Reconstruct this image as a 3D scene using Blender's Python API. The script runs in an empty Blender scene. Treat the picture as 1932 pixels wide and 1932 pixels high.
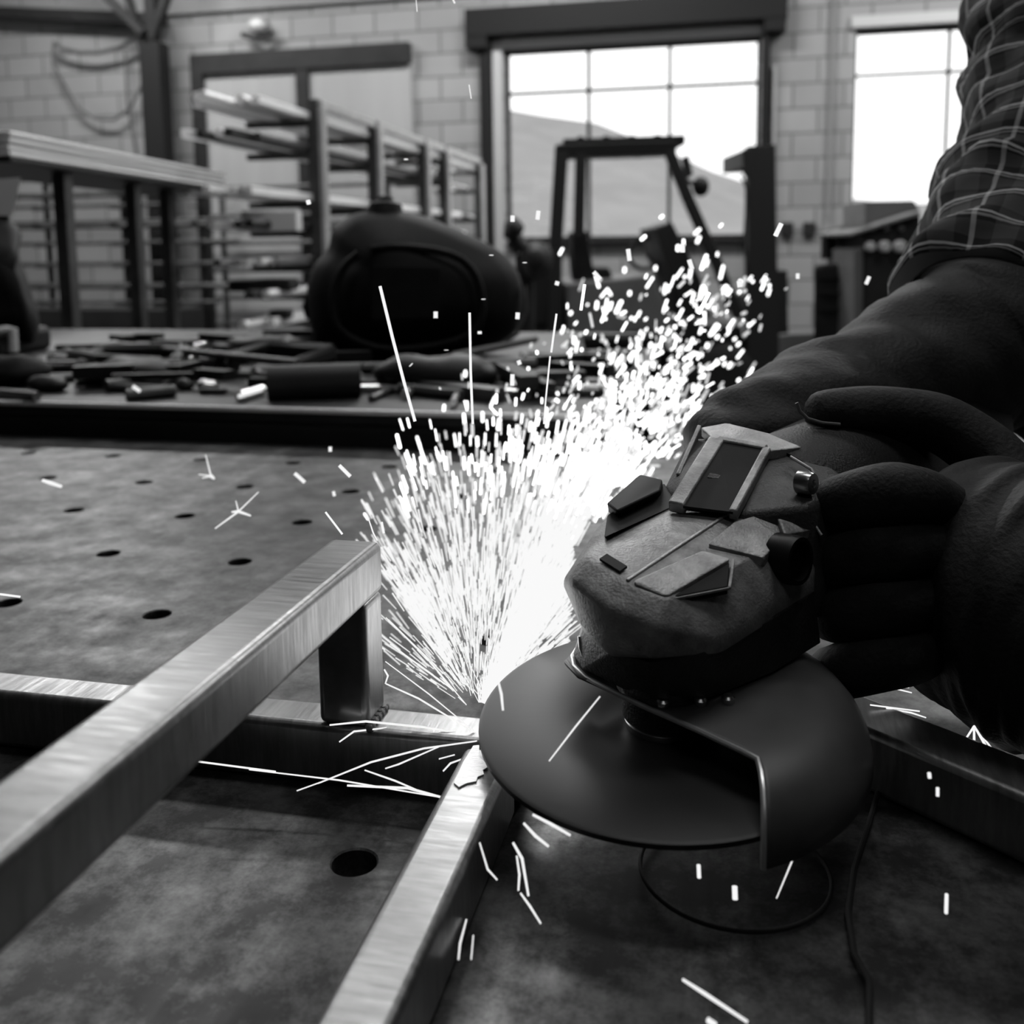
import bpy, bmesh, math, random
from mathutils import Vector, Matrix, noise
from mathutils.geometry import convex_hull_2d
C = bpy.context.scene.collection
PI = math.pi
# ---------------------------------------------------------------- camera
FPX, YAW, PIT, ROLL, CX, CY = 1905.3, 0.2277, 0.1216, -0.0126, 955.0, 697.9
CAM = Vector((0, 0, 1.1088))
cf = Vector((-math.sin(YAW), math.cos(YAW), 0)); cr = Vector((math.cos(YAW), math.sin(YAW), 0)); cu = Vector((0, 0, 1))
FW = math.cos(PIT)*cf - math.sin(PIT)*cu
UP_ = math.sin(PIT)*cf + math.cos(PIT)*cu
RT = math.cos(ROLL)*cr + math.sin(ROLL)*UP_
UP = -math.sin(ROLL)*cr + math.cos(ROLL)*UP_
UP = RT.cross(FW).normalized() * (1 if RT.cross(FW).dot(UP_) > 0 else -1)
cam_d = bpy.data.cameras.new('camera'); cam = bpy.data.objects.new('camera', cam_d); C.objects.link(cam)
mt = Matrix((RT, UP, -FW)).transposed().to_4x4(); mt.translation = CAM; cam.matrix_world = mt
cam_d.sensor_width = 36; cam_d.lens = FPX/1932*36; cam_d.shift_x = (966-CX)/1932; cam_d.shift_y = (CY-966)/1932
cam_d.clip_start = 0.01; cam_d.clip_end = 300
cam_d.dof.use_dof = True; cam_d.dof.focus_distance = 0.40; cam_d.dof.aperture_fstop = 11.5
bpy.context.scene.camera = cam
# ---------------------------------------------------------------- view and world
sc = bpy.context.scene
sc.view_settings.view_transform = 'Standard'; sc.view_settings.look = 'None'
sc.view_settings.exposure = 0.0; sc.view_settings.gamma = 1.0; sc.view_settings.use_curve_mapping = False
sc.cycles.use_denoising = True
sc.cycles.max_bounces = 6; sc.cycles.diffuse_bounces = 3; sc.cycles.glossy_bounces = 3; sc.cycles.transparent_max_bounces = 12
sc.cycles.caustics_reflective = False; sc.cycles.caustics_refractive = False
w = bpy.data.worlds.new('overcast_sky'); bpy.context.scene.world = w; w.use_nodes = True
nt = w.node_tree; nt.nodes.clear()
tc = nt.nodes.new('ShaderNodeTexCoord'); sp = nt.nodes.new('ShaderNodeSeparateXYZ'); rp = nt.nodes.new('ShaderNodeValToRGB')
bg = nt.nodes.new('ShaderNodeBackground'); wo = nt.nodes.new('ShaderNodeOutputWorld')
nt.links.new(tc.outputs['Generated'], sp.inputs[0]); nt.links.new(sp.outputs['Z'], rp.inputs[0]); nt.links.new(rp.outputs[0], bg.inputs[0]); nt.links.new(bg.outputs[0], wo.inputs[0])
rp.color_ramp.elements[0].position = 0.0; rp.color_ramp.elements[0].color = (.86, .86, .86, 1)
rp.color_ramp.elements[1].position = 0.9; rp.color_ramp.elements[1].color = (1, 1, 1, 1)
e = rp.color_ramp.elements.new(0.25); e.color = (.93, .93, .93, 1)
bg.inputs[1].default_value = 2.2

def area(name, loc, rot, sx, sy, power, portal=False):
    l = bpy.data.lights.new(name, 'AREA'); l.shape = 'RECTANGLE'; l.size = sx; l.size_y = sy; l.energy = power
    o = bpy.data.objects.new(name, l); o.location = loc; o.rotation_euler = rot; C.objects.link(o)
    if portal: l.cycles.is_portal = True
    return o
P_BACK, P_MID, P_REAR, P_SPARK = 160, 38, 5.5, 0.075
# daylight entering by the two windows (sky portals) and unseen fill lights added under the roof
area('window_portal', (-0.95, 8.98, 1.98), (-PI/2, 0, 0), 2.3, 1.7, 1, True)
area('window_portal', (1.85, 8.98, 2.0), (-PI/2, 0, 0), 2.0, 1.7, 1, True)
FILL_LAMPS = [(-5.2, 7.0, P_BACK), (-1.4, 7.0, P_BACK), (2.4, 7.0, P_BACK), (-5.2, 3.6, P_MID), (-1.4, 3.6, P_MID), (2.4, 3.6, 36), (0.2, 1.0, 27), (0.1, -1.5, P_REAR)]  # added lamps out of view, placed to brighten wall, table and grinder
for x, y, p in FILL_LAMPS:
    area('fill_glow', (x, y, 4.32), (0, 0, 0), 1.9, 0.35, p)

# ---------------------------------------------------------------- pixel helpers (1932 frame)
def ray(px, py): return FW + RT*((px-CX)/FPX) - UP*((py-CY)/FPX)
def V(px, py, d): return CAM + ray(px, py)*d
def at_z(px, py, z): v = ray(px, py); return CAM + v*((z-CAM.z)/v.z)
def at_y(px, py, y): v = ray(px, py); return CAM + v*(y/v.y)
def at_x(px, py, x): v = ray(px, py); return CAM + v*(x/v.x)

# ---------------------------------------------------------------- materials
def lin(s): s /= 255.0; return s/12.92 if s <= .04045 else ((s+.055)/1.055)**2.4
def mat(name, g, rough=.5, metal=0.0, var=0.0, scale=8.0, bump=0.0, bscale=None, stretch=(1,1,1), rvar=0.0, spec=.5, detail=4, emit=0):
    m = bpy.data.materials.new(name); m.use_nodes = True; nt = m.node_tree; N = nt.nodes; L = nt.links
    b = N['Principled BSDF']
    b.inputs['Base Color'].default_value = (g, g, g, 1); b.inputs['Roughness'].default_value = rough; b.inputs['Metallic'].default_value = metal
    b.inputs['Specular IOR Level'].default_value = spec
    if var or bump or rvar:
        tc = N.new('ShaderNodeTexCoord'); mp = N.new('ShaderNodeMapping'); mp.inputs['Scale'].default_value = stretch
        L.new(tc.outputs['Object'], mp.inputs[0])
        nz = N.new('ShaderNodeTexNoise'); nz.inputs['Scale'].default_value = scale; nz.inputs['Detail'].default_value = detail; nz.inputs['Roughness'].default_value = .65
        L.new(mp.outputs[0], nz.inputs['Vector'])
        if var:
            r = N.new('ShaderNodeValToRGB'); a = max(0, g*(1-var)); c = min(1, g*(1+var))
            r.color_ramp.elements[0].position = .32; r.color_ramp.elements[0].color = (a, a, a, 1)
            r.color_ramp.elements[1].position = .68; r.color_ramp.elements[1].color = (c, c, c, 1)
            L.new(nz.outputs['Fac'], r.inputs[0]); L.new(r.outputs[0], b.inputs['Base Color'])
        if rvar:
            mr = N.new('ShaderNodeMapRange'); mr.inputs['From Min'].default_value = .3; mr.inputs['From Max'].default_value = .7
            mr.inputs['To Min'].default_value = max(.05, rough-rvar); mr.inputs['To Max'].default_value = min(1, rough+rvar)
            L.new(nz.outputs['Fac'], mr.inputs[0]); L.new(mr.outputs[0], b.inputs['Roughness'])
        if bump:
            n2 = N.new('ShaderNodeTexNoise'); n2.inputs['Scale'].default_value = bscale or scale*4; n2.inputs['Detail'].default_value = 5
            L.new(mp.outputs[0], n2.inputs['Vector'])
            bp = N.new('ShaderNodeBump'); bp.inputs['Strength'].default_value = bump; bp.inputs['Distance'].default_value = .002
            L.new(n2.outputs['Fac'], bp.inputs['Height']); L.new(bp.outputs[0], b.inputs['Normal'])
    if emit:
        b.inputs['Emission Color'].default_value = (1, 1, 1, 1); b.inputs['Emission Strength'].default_value = emit
        if emit < 3: pass
    return m
def emission(name, s, sample='NONE'):
    m = bpy.data.materials.new(name); m.use_nodes = True; nt = m.node_tree; nt.nodes.clear()
    e = nt.nodes.new('ShaderNodeEmission'); e.inputs[1].default_value = s; o = nt.nodes.new('ShaderNodeOutputMaterial'); nt.links.new(e.outputs[0], o.inputs[0])
    m.cycles.emission_sampling = sample
    return m

M = {}
M['steel_dark'] = mat('dark_painted_steel', .014, .5, .0, .3, 6, spec=.3)
M['steel_black'] = mat('black_steel', .012, .5, .0, spec=.25)
M['bar_bright'] = mat('bright_drawn_bar', .62, .28, 1.0, .12, 20)
M['bar_dull'] = mat('dull_steel_bar', .10, .45, .7, .3, 20)
M['rack'] = mat('rack_steel', .08, .4, .5, .3, 10)
M['wood_door'] = mat('pale_ply_door', .30, .7, 0, .08, 1.2, stretch=(3, 1, .3))
M['concrete'] = mat('concrete_floor', .10, .55, 0, .35, 1.5, .2)
M['plaster'] = mat('grey_plaster', .20, .8, 0, .1, 1.0)
M['ceiling'] = mat('ceiling_boards', .16, .8, 0, .1, 1.0)
M['window_frame'] = mat('dark_window_frame', .010, .6, spec=.15)
M['frame_pale'] = mat('pale_window_reveal', .42, .6)
M['helmet'] = mat('black_helmet_shell', .010, .6, 0, .2, 30, spec=.08)
M['rubber'] = mat('black_rubber', .020, .6, 0, .2, 30, spec=.15)
M['leather'] = mat('black_leather', .026, .6, 0, .35, 60, .3, 500, spec=.2)
M['plastic'] = mat('black_plastic', .008, .4, 0, 0, spec=.2)
M['paint_grey'] = mat('grey_machine_paint', .10, .45, 0, .15, 5)
M['paint_lid'] = mat('grey_lid_paint', .17, .45, 0, .1, 5)
M['white'] = mat('white_enamel', .62, .4)
M['hose'] = mat('grey_hose', .08, .6)
M['skin'] = mat('skin', .30, .55, 0, .08, 40)
M['hair'] = mat('dark_hair', .02, .6)
M['cloth'] = mat('dark_work_trousers', .018, .85, 0, .3, 60, .4, 400, spec=.1)
M['spark'] = emission('glowing_spark', .95)
M['spark_dim'] = emission('fading_spark', .9)
M['spark_far'] = emission('glowing_spark_hot', 3.0)
M['lamp'] = emission('fill_lamp_tube', 3.0, 'AUTO')
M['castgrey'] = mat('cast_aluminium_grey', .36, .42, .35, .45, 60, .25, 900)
M['castdark'] = mat('cast_dark', .030, .5, .0, .30, 60, .4, 900)
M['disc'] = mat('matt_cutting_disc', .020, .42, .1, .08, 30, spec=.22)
M['guard'] = mat('pressed_guard_steel', .075, .46, .25, .3, 14, rvar=.08)
M['guard_edge'] = mat('worn_guard_edge', .60, .35, .8, .2, 40)
M['castband'] = mat('dull_clamp_band', .06, .35, .6, .2, 40)
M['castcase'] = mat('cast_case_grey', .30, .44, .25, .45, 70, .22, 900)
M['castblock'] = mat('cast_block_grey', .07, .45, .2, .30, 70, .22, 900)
M['motor'] = mat('motor_housing_plastic', .016, .5, 0, .1, 50, .3, 900, spec=.3)
M['leather_edge'] = mat('worn_leather_edge', .16, .5, 0, .2, 60)
M['table2'] = mat('dull_table_steel', .035, .5, .5, .4, 9, .2, rvar=.1)
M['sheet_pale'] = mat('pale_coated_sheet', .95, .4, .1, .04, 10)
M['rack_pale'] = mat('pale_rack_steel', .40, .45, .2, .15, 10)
M['bar_grey'] = mat('grey_rod_steel', .07, .5, .4, .3, 10)
M['screw'] = mat('screw_steel', .55, .25, 1.0)
M['hill'] = mat('hazy_hillside', .25, 1, 0, .10, .35, spec=0)
M['yard'] = mat('outside_yard', .2, 1, 0, .15, .4, spec=0)

def nodes(m): return m.node_tree.nodes, m.node_tree.links, m.node_tree.nodes['Principled BSDF']
# painted block wall
m = M['block'] = mat('painted_block_wall', .2, .7); N, L, b = nodes(m)
tc = N.new('ShaderNodeTexCoord'); sx = N.new('ShaderNodeSeparateXYZ'); cx = N.new('ShaderNodeCombineXYZ')
L.new(tc.outputs['Object'], sx.inputs[0]); L.new(sx.outputs['X'], cx.inputs['X']); L.new(sx.outputs['Z'], cx.inputs['Y'])
br = N.new('ShaderNodeTexBrick'); br.inputs['Scale'].default_value = 1; br.inputs['Brick Width'].default_value = .40; br.inputs['Row Height'].default_value = .2
br.inputs['Mortar Size'].default_value = .011; br.inputs['Mortar Smooth'].default_value = .4
br.inputs['Color1'].default_value = (.27, .27, .27, 1); br.inputs['Color2'].default_value = (.22, .22, .22, 1); br.inputs['Mortar'].default_value = (.13, .13, .13, 1)
L.new(cx.outputs[0], br.inputs['Vector'])
nz = N.new('ShaderNodeTexNoise'); nz.inputs['Scale'].default_value = 1.3; nz.inputs['Detail'].default_value = 5; L.new(tc.outputs['Object'], nz.inputs['Vector'])
mr = N.new('ShaderNodeMapRange'); mr.inputs['To Min'].default_value = .78; mr.inputs['To Max'].default_value = 1.2; L.new(nz.outputs['Fac'], mr.inputs[0])
mx = N.new('ShaderNodeMix'); mx.data_type = 'RGBA'; mx.blend_type = 'MULTIPLY'; mx.inputs[0].default_value = 1
L.new(br.outputs['Color'], mx.inputs[6]); L.new(mr.outputs[0], mx.inputs[7]); L.new(mx.outputs[2], b.inputs['Base Color'])
bp = N.new('ShaderNodeBump'); bp.inputs['Strength'].default_value = .6; bp.inputs['Distance'].default_value = .01; bp.invert = True
L.new(br.outputs['Fac'], bp.inputs['Height']); L.new(bp.outputs[0], b.inputs['Normal'])
# thin window glass
m = M['glass'] = bpy.data.materials.new('window_glass'); m.use_nodes = True; nt = m.node_tree; nt.nodes.clear()
t_ = nt.nodes.new('ShaderNodeBsdfTransparent'); t_.inputs[0].default_value = (.96, .96, .96, 1); g_ = nt.nodes.new('ShaderNodeBsdfGlossy'); g_.inputs[1].default_value = .03
x_ = nt.nodes.new('ShaderNodeMixShader'); x_.inputs[0].default_value = .05; o_ = nt.nodes.new('ShaderNodeOutputMaterial')
nt.links.new(t_.outputs[0], x_.inputs[1]); nt.links.new(g_.outputs[0], x_.inputs[2]); nt.links.new(x_.outputs[0], o_.inputs[0])
# welding table steel: stains, scratches, burn marks
m = M['table'] = mat('worn_table_steel', .06, .42, .75); N, L, b = nodes(m)
tc = N.new('ShaderNodeTexCoord')
def nzn(scale, det, stretch=(1, 1, 1), rotz=0, rough=.6):
    mp = N.new('ShaderNodeMapping'); mp.inputs['Scale'].default_value = stretch; mp.inputs['Rotation'].default_value = (0, 0, rotz); L.new(tc.outputs['Object'], mp.inputs[0])
    n = N.new('ShaderNodeTexNoise'); n.inputs['Scale'].default_value = scale; n.inputs['Detail'].default_value = det; n.inputs['Roughness'].default_value = rough; L.new(mp.outputs[0], n.inputs['Vector']); return n
def ramp(src, p0, c0, p1, c1):
    r = N.new('ShaderNodeMapRange'); r.inputs['From Min'].default_value = p0; r.inputs['From Max'].default_value = p1; r.inputs['To Min'].default_value = c0; r.inputs['To Max'].default_value = c1
    L.new(src, r.inputs[0]); return r.outputs[0]
def mul(a, c, op='MULTIPLY'):
    q = N.new('ShaderNodeMath'); q.operation = op
    for i, s in enumerate((a, c)):
        if isinstance(s, (int, float)): q.inputs[i].default_value = s
        else: L.new(s, q.inputs[i])
    return q.outputs[0]
big = ramp(nzn(3, 4).outputs['Fac'], .3, .6, .7, 1.35)
mot = ramp(nzn(38, 7, rough=.78).outputs['Fac'], .42, .65, .66, 2.7)
scr = ramp(nzn(16, 6, (1, .07, 1), .5).outputs['Fac'], .56, 1.0, .66, 1.7)
scr2 = ramp(nzn(22, 5, (1, .05, 1), -.75).outputs['Fac'], .60, 1.0, .68, 1.6)
v = mul(mul(mul(mul(big, mot), scr), scr2), .046)
cmb = N.new('ShaderNodeCombineColor'); [L.new(v, cmb.inputs[i]) for i in range(3)]; L.new(cmb.outputs[0], b.inputs['Base Color'])
L.new(ramp(nzn(30, 6, rough=.7).outputs['Fac'], .35, .36, .7, .58), b.inputs['Roughness'])
bp = N.new('ShaderNodeBump'); bp.inputs['Strength'].default_value = .12; bp.inputs['Distance'].default_value = .0006; L.new(nzn(160, 5).outputs['Fac'], bp.inputs['Height']); L.new(bp.outputs[0], b.inputs['Normal'])
# ground tube steel: fine cross brushing and stains
def tube_mat(name, stretch, base=.42):
    global N, L, b, tc
    m = mat(name, base, .34, .9); N, L, b = nodes(m); tc = N.new('ShaderNodeTexCoord')
    v = mul(mul(ramp(nzn(55, 6, stretch).outputs['Fac'], .3, .8, .7, 1.15), ramp(nzn(14, 5).outputs['Fac'], .35, .75, .65, 1.2)), base)
    cmb = N.new('ShaderNodeCombineColor'); [L.new(v, cmb.inputs[i]) for i in range(3)]; L.new(cmb.outputs[0], b.inputs['Base Color'])
    L.new(ramp(nzn(60, 5, stretch).outputs['Fac'], .3, .28, .7, .44), b.inputs['Roughness'])
    bp = N.new('ShaderNodeBump'); bp.inputs['Strength'].default_value = .25; bp.inputs['Distance'].default_value = .0003; L.new(nzn(70, 4, stretch).outputs['Fac'], bp.inputs['Height']); L.new(bp.outputs[0], b.inputs['Normal'])
    return m
M['tube_x'] = tube_mat('mill_tube_steel', (9, 1, 1), .25)
M['tube_y'] = tube_mat('mill_tube_steel_long', (1, 9, 1), .25)
M['ground'] = mat('freshly_ground_steel', .98, .28, .85, .04, 200, .5, 600, stretch=(.3, 4, 1))
# plaid flannel on UV (u round the sleeve, v along it)
m = M['plaid'] = mat('plaid_flannel', .05, .85, spec=.15); N, L, b = nodes(m); tc = N.new('ShaderNodeTexCoord')
su = N.new('ShaderNodeSeparateXYZ'); L.new(tc.outputs['UV'], su.inputs[0])
def stripe(src, freq, width, ph=0):
    f = mul(mul(mul(src, freq), ph, 'ADD'), 1, 'FRACT'); q = N.new('ShaderNodeMath'); q.operation = 'LESS_THAN'; L.new(f, q.inputs[0]); q.inputs[1].default_value = width; return q.outputs[0]
s = mul(stripe(su.outputs['Y'], 20, .42), .030)
s = mul(s, mul(stripe(su.outputs['X'], 12, .40), .030), 'ADD')
s = mul(s, mul(stripe(su.outputs['Y'], 20, .08, .3), .40), 'ADD')
s = mul(s, mul(stripe(su.outputs['Y'], 20, .06, .15), .22), 'ADD')
s = mul(s, mul(stripe(su.outputs['X'], 12, .08, .3), .24), 'ADD')
s = mul(s, .016, 'ADD')
cmb = N.new('ShaderNodeCombineColor'); [L.new(s, cmb.inputs[i]) for i in range(3)]; L.new(cmb.outputs[0], b.inputs['Base Color'])

# ---------------------------------------------------------------- object helpers
def tag(o, label=None, cat=None, group=None, kind=None):
    if label: o['label'] = label
    if cat: o['category'] = cat
    if group: o['group'] = group
    if kind: o['kind'] = kind
    return o
def empty(name, loc, label, cat, group=None):
    o = bpy.data.objects.new(name, None); o.location = loc; o.empty_display_size = .05; C.objects.link(o); return tag(o, label, cat, group)
class MB:
    """collects shapes given in world coordinates"""
    def __init__(s): s.bm = bmesh.new()
    def hull(s, pts):
        vs = [s.bm.verts.new(p) for p in pts]
        r = bmesh.ops.convex_hull(s.bm, input=vs)
        bmesh.ops.delete(s.bm, geom=[g for g in r['geom_interior'] if isinstance(g, bmesh.types.BMVert)], context='VERTS') if r['geom_interior'] else None
        return s
    def box(s, lo, hi):
        x0, y0, z0 = lo; x1, y1, z1 = hi
        v = [s.bm.verts.new(p) for p in ((x0,y0,z0),(x1,y0,z0),(x1,y1,z0),(x0,y1,z0),(x0,y0,z1),(x1,y0,z1),(x1,y1,z1),(x0,y1,z1))]
        for f in ((3,2,1,0),(4,5,6,7),(0,1,5,4),(1,2,6,5),(2,3,7,6),(3,0,4,7)): s.bm.faces.new([v[i] for i in f])
        return s
    def obox(s, a, b_, side, up, w, h):
        """bar from a to b, width w along side, height h along up, centred"""
        a = Vector(a); b_ = Vector(b_); side = Vector(side).normalized()*w/2; up = Vector(up).normalized()*h/2
        v = [s.bm.verts.new(p) for p in (a-side-up, a+side-up, a+side+up, a-side+up, b_-side-up, b_+side-up, b_+side+up, b_-side+up)]
        for f in ((0,1,2,3),(7,6,5,4),(0,4,5,1),(1,5,6,2),(2,6,7,3),(3,7,4,0)): s.bm.faces.new([v[i] for i in f])
        return s
    def bar(s, a, b_, w, h=None):
        a = Vector(a); b_ = Vector(b_); d = (b_-a).normalized(); up = Vector((0,0,1)) if abs(d.z) < .9 else Vector((0,1,0))
        side = d.cross(up).normalized(); up = side.cross(d); return s.obox(a, b_, side, up, w, h or w)
    def rings(s, rs, closed=False, cap=True, uv=False):
        """loft over rings of points"""
        bm = s.bm; V_ = [[bm.verts.new(p) for p in r] for r in rs]; n = len(rs[0])
        lay = bm.loops.layers.uv.verify() if uv else None
        for i in range(len(V_) - (0 if closed else 1)):
            A = V_[i]; B = V_[(i+1) % len(V_)]
            for j in range(n):
                f = bm.faces.new((A[j], A[(j+1) % n], B[(j+1) % n], B[j]))
                if lay:
                    for l, (u, v) in zip(f.loops, ((j/n, i), ((j+1)/n, i), ((j+1)/n, i+1), (j/n, i+1))): l[lay].uv = (u, v/(len(V_)-1))
        if cap and not closed: bm.faces.new(V_[0][::-1]); bm.faces.new(V_[-1])
        return s
    def tube(s, pts, r, n=10, cap=True):
        pts = [Vector(p) for p in pts]; rr = r if isinstance(r, (list, tuple)) else [r]*len(pts); rs = []; prev = None
        for i, p in enumerate(pts):
            d = (pts[min(i+1, len(pts)-1)] - pts[max(i-1, 0)]).normalized()
            if prev is None: u = d.orthogonal().normalized()
            else: u = (prev - d*prev.dot(d)).normalized()
            prev = u; w_ = d.cross(u)
            rs.append([p + (u*math.cos(2*PI*k/n) + w_*math.sin(2*PI*k/n))*rr[i] for k in range(n)])
        return s.rings(rs, cap=cap)
    def lathe(s, c, ax, prof, n=48, cap=True):
        ax = Vector(ax).normalized(); u = ax.orthogonal().normalized(); w_ = ax.cross(u); c = Vector(c)
        return s.rings([[c + ax*h + (u*math.cos(2*PI*k/n) + w_*math.sin(2*PI*k/n))*r for k in range(n)] for r, h in prof], cap=cap)
    def sphere(s, c, r, n=12, sc_=(1,1,1)):
        prof = []
        rs = []
        for i in range(1, n):
            t = PI*i/n; rs.append([Vector(c) + Vector((r*sc_[0]*math.sin(t)*math.cos(2*PI*k/(2*n)), r*sc_[1]*math.sin(t)*math.sin(2*PI*k/(2*n)), -r*sc_[2]*math.cos(t))) for k in range(2*n)])
        return s.rings(rs)
    def build(s, name, m, parent=None, smooth=False, bevel=0, seg=2, label=None, kind=None, origin=None, sub=0, angle=40):
        bm = s.bm; bmesh.ops.recalc_face_normals(bm, faces=bm.faces)
        if origin is None: origin = (parent.get('_o') and Vector(parent['_o'])) if parent else None
        if origin is None:
            c = [v.co for v in bm.verts]; origin = Vector((sum(p.x for p in c)/len(c), sum(p.y for p in c)/len(c), min(p.z for p in c)))
        base = Vector((0, 0, 0)); q = parent
        while q is not None: base += Vector(q.location); q = q.parent
        loc = (Vector(origin) - base) if parent is None else Vector((0, 0, 0))
        off = Vector(origin) if parent is None else base
        for v in bm.verts: v.co -= off
        me = bpy.data.meshes.new(name); bm.to_mesh(me); bm.free()
        o = bpy.data.objects.new(name, me); C.objects.link(o); o.location = loc
        me.materials.append(M[m] if isinstance(m, str) else m)
        if parent is not None: o.parent = parent
        if smooth:
            for p in me.polygons: p.use_smooth = True
            if angle < 180: me.set_sharp_from_angle(angle=math.radians(angle))
        if bevel:
            b_ = o.modifiers.new('bevel', 'BEVEL'); b_.width = bevel; b_.segments = seg; b_.limit_method = 'ANGLE'; b_.angle_limit = math.radians(25)
        if sub:
            b_ = o.modifiers.new('sub', 'SUBSURF'); b_.levels = sub; b_.render_levels = sub
        if label: o['label'] = label
        if kind: o['kind'] = kind
        return o
def struct(mb, name, m, **k): return mb.build(name, m, kind='structure', origin=(0, 0, 0), **k)
def copy_tree(o, parent=None):
    c = o.copy(); C.objects.link(c)
    if parent: c.parent = parent
    for ch in list(o.children): copy_tree(ch, c)
    return c

# ================================================================ SETTING
XL, XR, YB, YF, ZC = -7.6, 5.0, 8.8, -3.0, 4.5
WIN1 = (-2.03, .14, 1.16, 2.80); WIN2 = (.88, 2.85, 1.20, 2.80)
xs = [XL, WIN1[0], WIN1[1], WIN2[0], WIN2[1], XR]
mb = MB()
mb.box((XL, YB, 0), (XR, YB+.2, 1.16)); mb.box((XL, YB, 2.80), (XR, YB+.2, ZC))
mb.box((XL, YB, 1.16), (WIN1[0], YB+.2, 2.80)); mb.box((WIN1[1], YB, 1.16), (WIN2[0], YB+.2, 2.80)); mb.box((WIN2[1], YB, 1.16), (XR, YB+.2, 2.80))
mb.box((WIN2[0], YB, 1.16), (WIN2[1], YB+.2, 1.20))
struct(mb, 'wall_back', 'block')
struct(MB().box((XL-.2, YF, 0), (XL, YB, ZC)), 'wall_left', 'plaster')
struct(MB().box((XR, YF, 0), (XR+.2, YB, ZC)), 'wall_right', 'plaster')
struct(MB().box((XL, YF-.2, 0), (XR, YF, ZC)), 'wall_front', 'steel_dark')
struct(MB().box((XL-.2, YF-.2, ZC), (XR+.2, YB+.2, ZC+.2)), 'ceiling', 'ceiling')
struct(MB().box((XL-.2, YF-.2, -.2), (XR+.2, YB+.2, 0)), 'floor', 'concrete')
# outside
mb = MB(); n = 26; grid = []
for j in range(10):
    row = []
    for i in range(n):
        x = -40 + 80*i/(n-1); y = 22 + j*4
        t = max(0, min(1, (-x+3)/16)); h = (j/9)*(3.4 + 6.0*t) + .8*noise.noise(Vector((x*.15, y*.2, 3)))
        row.append(mb.bm.verts.new((x, y, h)))
    grid.append(row)
for j in range(9):
    for i in range(n-1): mb.bm.faces.new((grid[j][i], grid[j][i+1], grid[j+1][i+1], grid[j+1][i]))
struct(mb, 'trim_hillside', 'hill', smooth=True, angle=180)
struct(MB().box((-40, 9.05, -.3), (40, 24, -.02)), 'trim_yard', 'yard')

def window(nm, x0, x1, z0, z1, mull, trans, tw, reveal):
    fr = MB(); y = YB+.10
    fr.box((x0, y, z0), (x0+tw, y+.05, z1)); fr.box((x1-tw, y, z0), (x1, y+.05, z1)); fr.box((x0+tw, y, z1-tw), (x1-tw, y+.05, z1)); fr.box((x0+tw, y, z0), (x1-tw, y+.05, z0+tw))
    for q in mull: fr.box((q-tw/2, y-.005, z0+tw), (q+tw/2, y+.045, z1-tw))
    fr.box((x0+tw, y-.002, trans-tw/2), (x1-tw, y+.042, trans+tw/2))
    f = struct(fr, nm, 'window_frame')
    MB().box((x0+.01, y+.02, z0+.01), (x1-.01, y+.024, z1-.01)).build('window_pane', 'glass', f)
    return f
window('window_1', *WIN1, (-1.30, -.605), 2.44, .028, True)
window('window_2', *WIN2, (1.605,), 2.455, .022, True)
# dark steel surround of the big window: header beam and two channels
struct(MB().box((-2.33, YB-.16, 2.90), (.34, YB-.001, 3.13)).box((-2.33, YB-.155, 2.80), (-2.14, YB-.001, 2.90)).box((.16, YB-.155, 2.80), (.33, YB-.001, 2.90)), 'trim_1', 'window_frame', bevel=.006)
struct(MB().box((-2.22, YB-.10, 0), (-2.13, YB-.001, 2.90)), 'trim_2', 'window_frame')
struct(MB().box((.15, YB-.10, 0), (.215, YB-.001, 2.90)), 'trim_3', 'window_frame')
struct(MB().box((-2.12, YB-.03, 1.05), (-2.04, YB-.001, 2.86)).box((-2.04, YB-.03, 2.805), (.145, YB-.001, 2.89)), 'trim_4', 'frame_pale')
struct(MB().box((.84, YB-.04, 2.81), (2.9, YB-.001, 2.90)), 'trim_5', 'frame_pale', bevel=.004)
struct(MB().box((-2.0, YB-.05, 1.11), (.12, YB-.001, 1.158)), 'trim_6', 'window_frame')
struct(MB().tube([(.25, YB-.03, 0), (.25, YB-.03, 2.55)], .018), 'trim_7', 'frame_pale', smooth=True)
struct(MB().tube([(.70, YB-.03, 1.3), (.70, YB-.03, 3.6)], .014), 'trim_8', 'plaster', smooth=True)
# sliding door: dark frame, two pale leaves
struct(MB().box((-4.98, YB-.10, 2.72), (-2.86, YB-.001, 2.90)).box((-4.98, YB-.10, .0), (-4.86, YB-.001, 2.72)).box((-3.94, YB-.09, .28), (-3.82, YB-.001, 2.72)).box((-4.86, YB-.10, 0), (-2.86, YB-.001, .30)), 'trim_9', 'steel_dark', bevel=.004)
d1 = struct(MB().box((-4.86, YB-.05, .30), (-3.94, YB-.002, 2.72)), 'door_1', 'wood_door')
d2 = struct(MB().box((-3.82, YB-.05, .30), (-2.86, YB-.002, 2.72)), 'door_2', 'wood_door')
# concrete lintel band, steel column and the braces under the roof
struct(MB().box((XL, YB-.05, 3.28), (XR, YB-.001, 3.46)), 'trim_10', 'plaster')
struct(MB().box((-5.32, 8.42, 0), (-5.12, 8.60, 2.98)).box((-5.27, 8.46, 2.98), (-5.17, 8.56, 4.5)), 'trim_11', 'steel_black', bevel=.004)
struct(MB().bar((-7.59, 8.68, 3.46), (-5.2, 8.68, 3.22), .10, .10), 'trim_12', 'steel_dark')
struct(MB().bar((-6.2, 8.3, 4.0), (-5.25, 8.4, 3.05), .07).bar((-4.7, 8.4, 4.0), (-5.2, 8.45, 3.0), .07).bar((-5.6, 8.4, 4.2), (-5.3, 8.45, 2.95), .06), 'trim_13', 'steel_dark')

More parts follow.
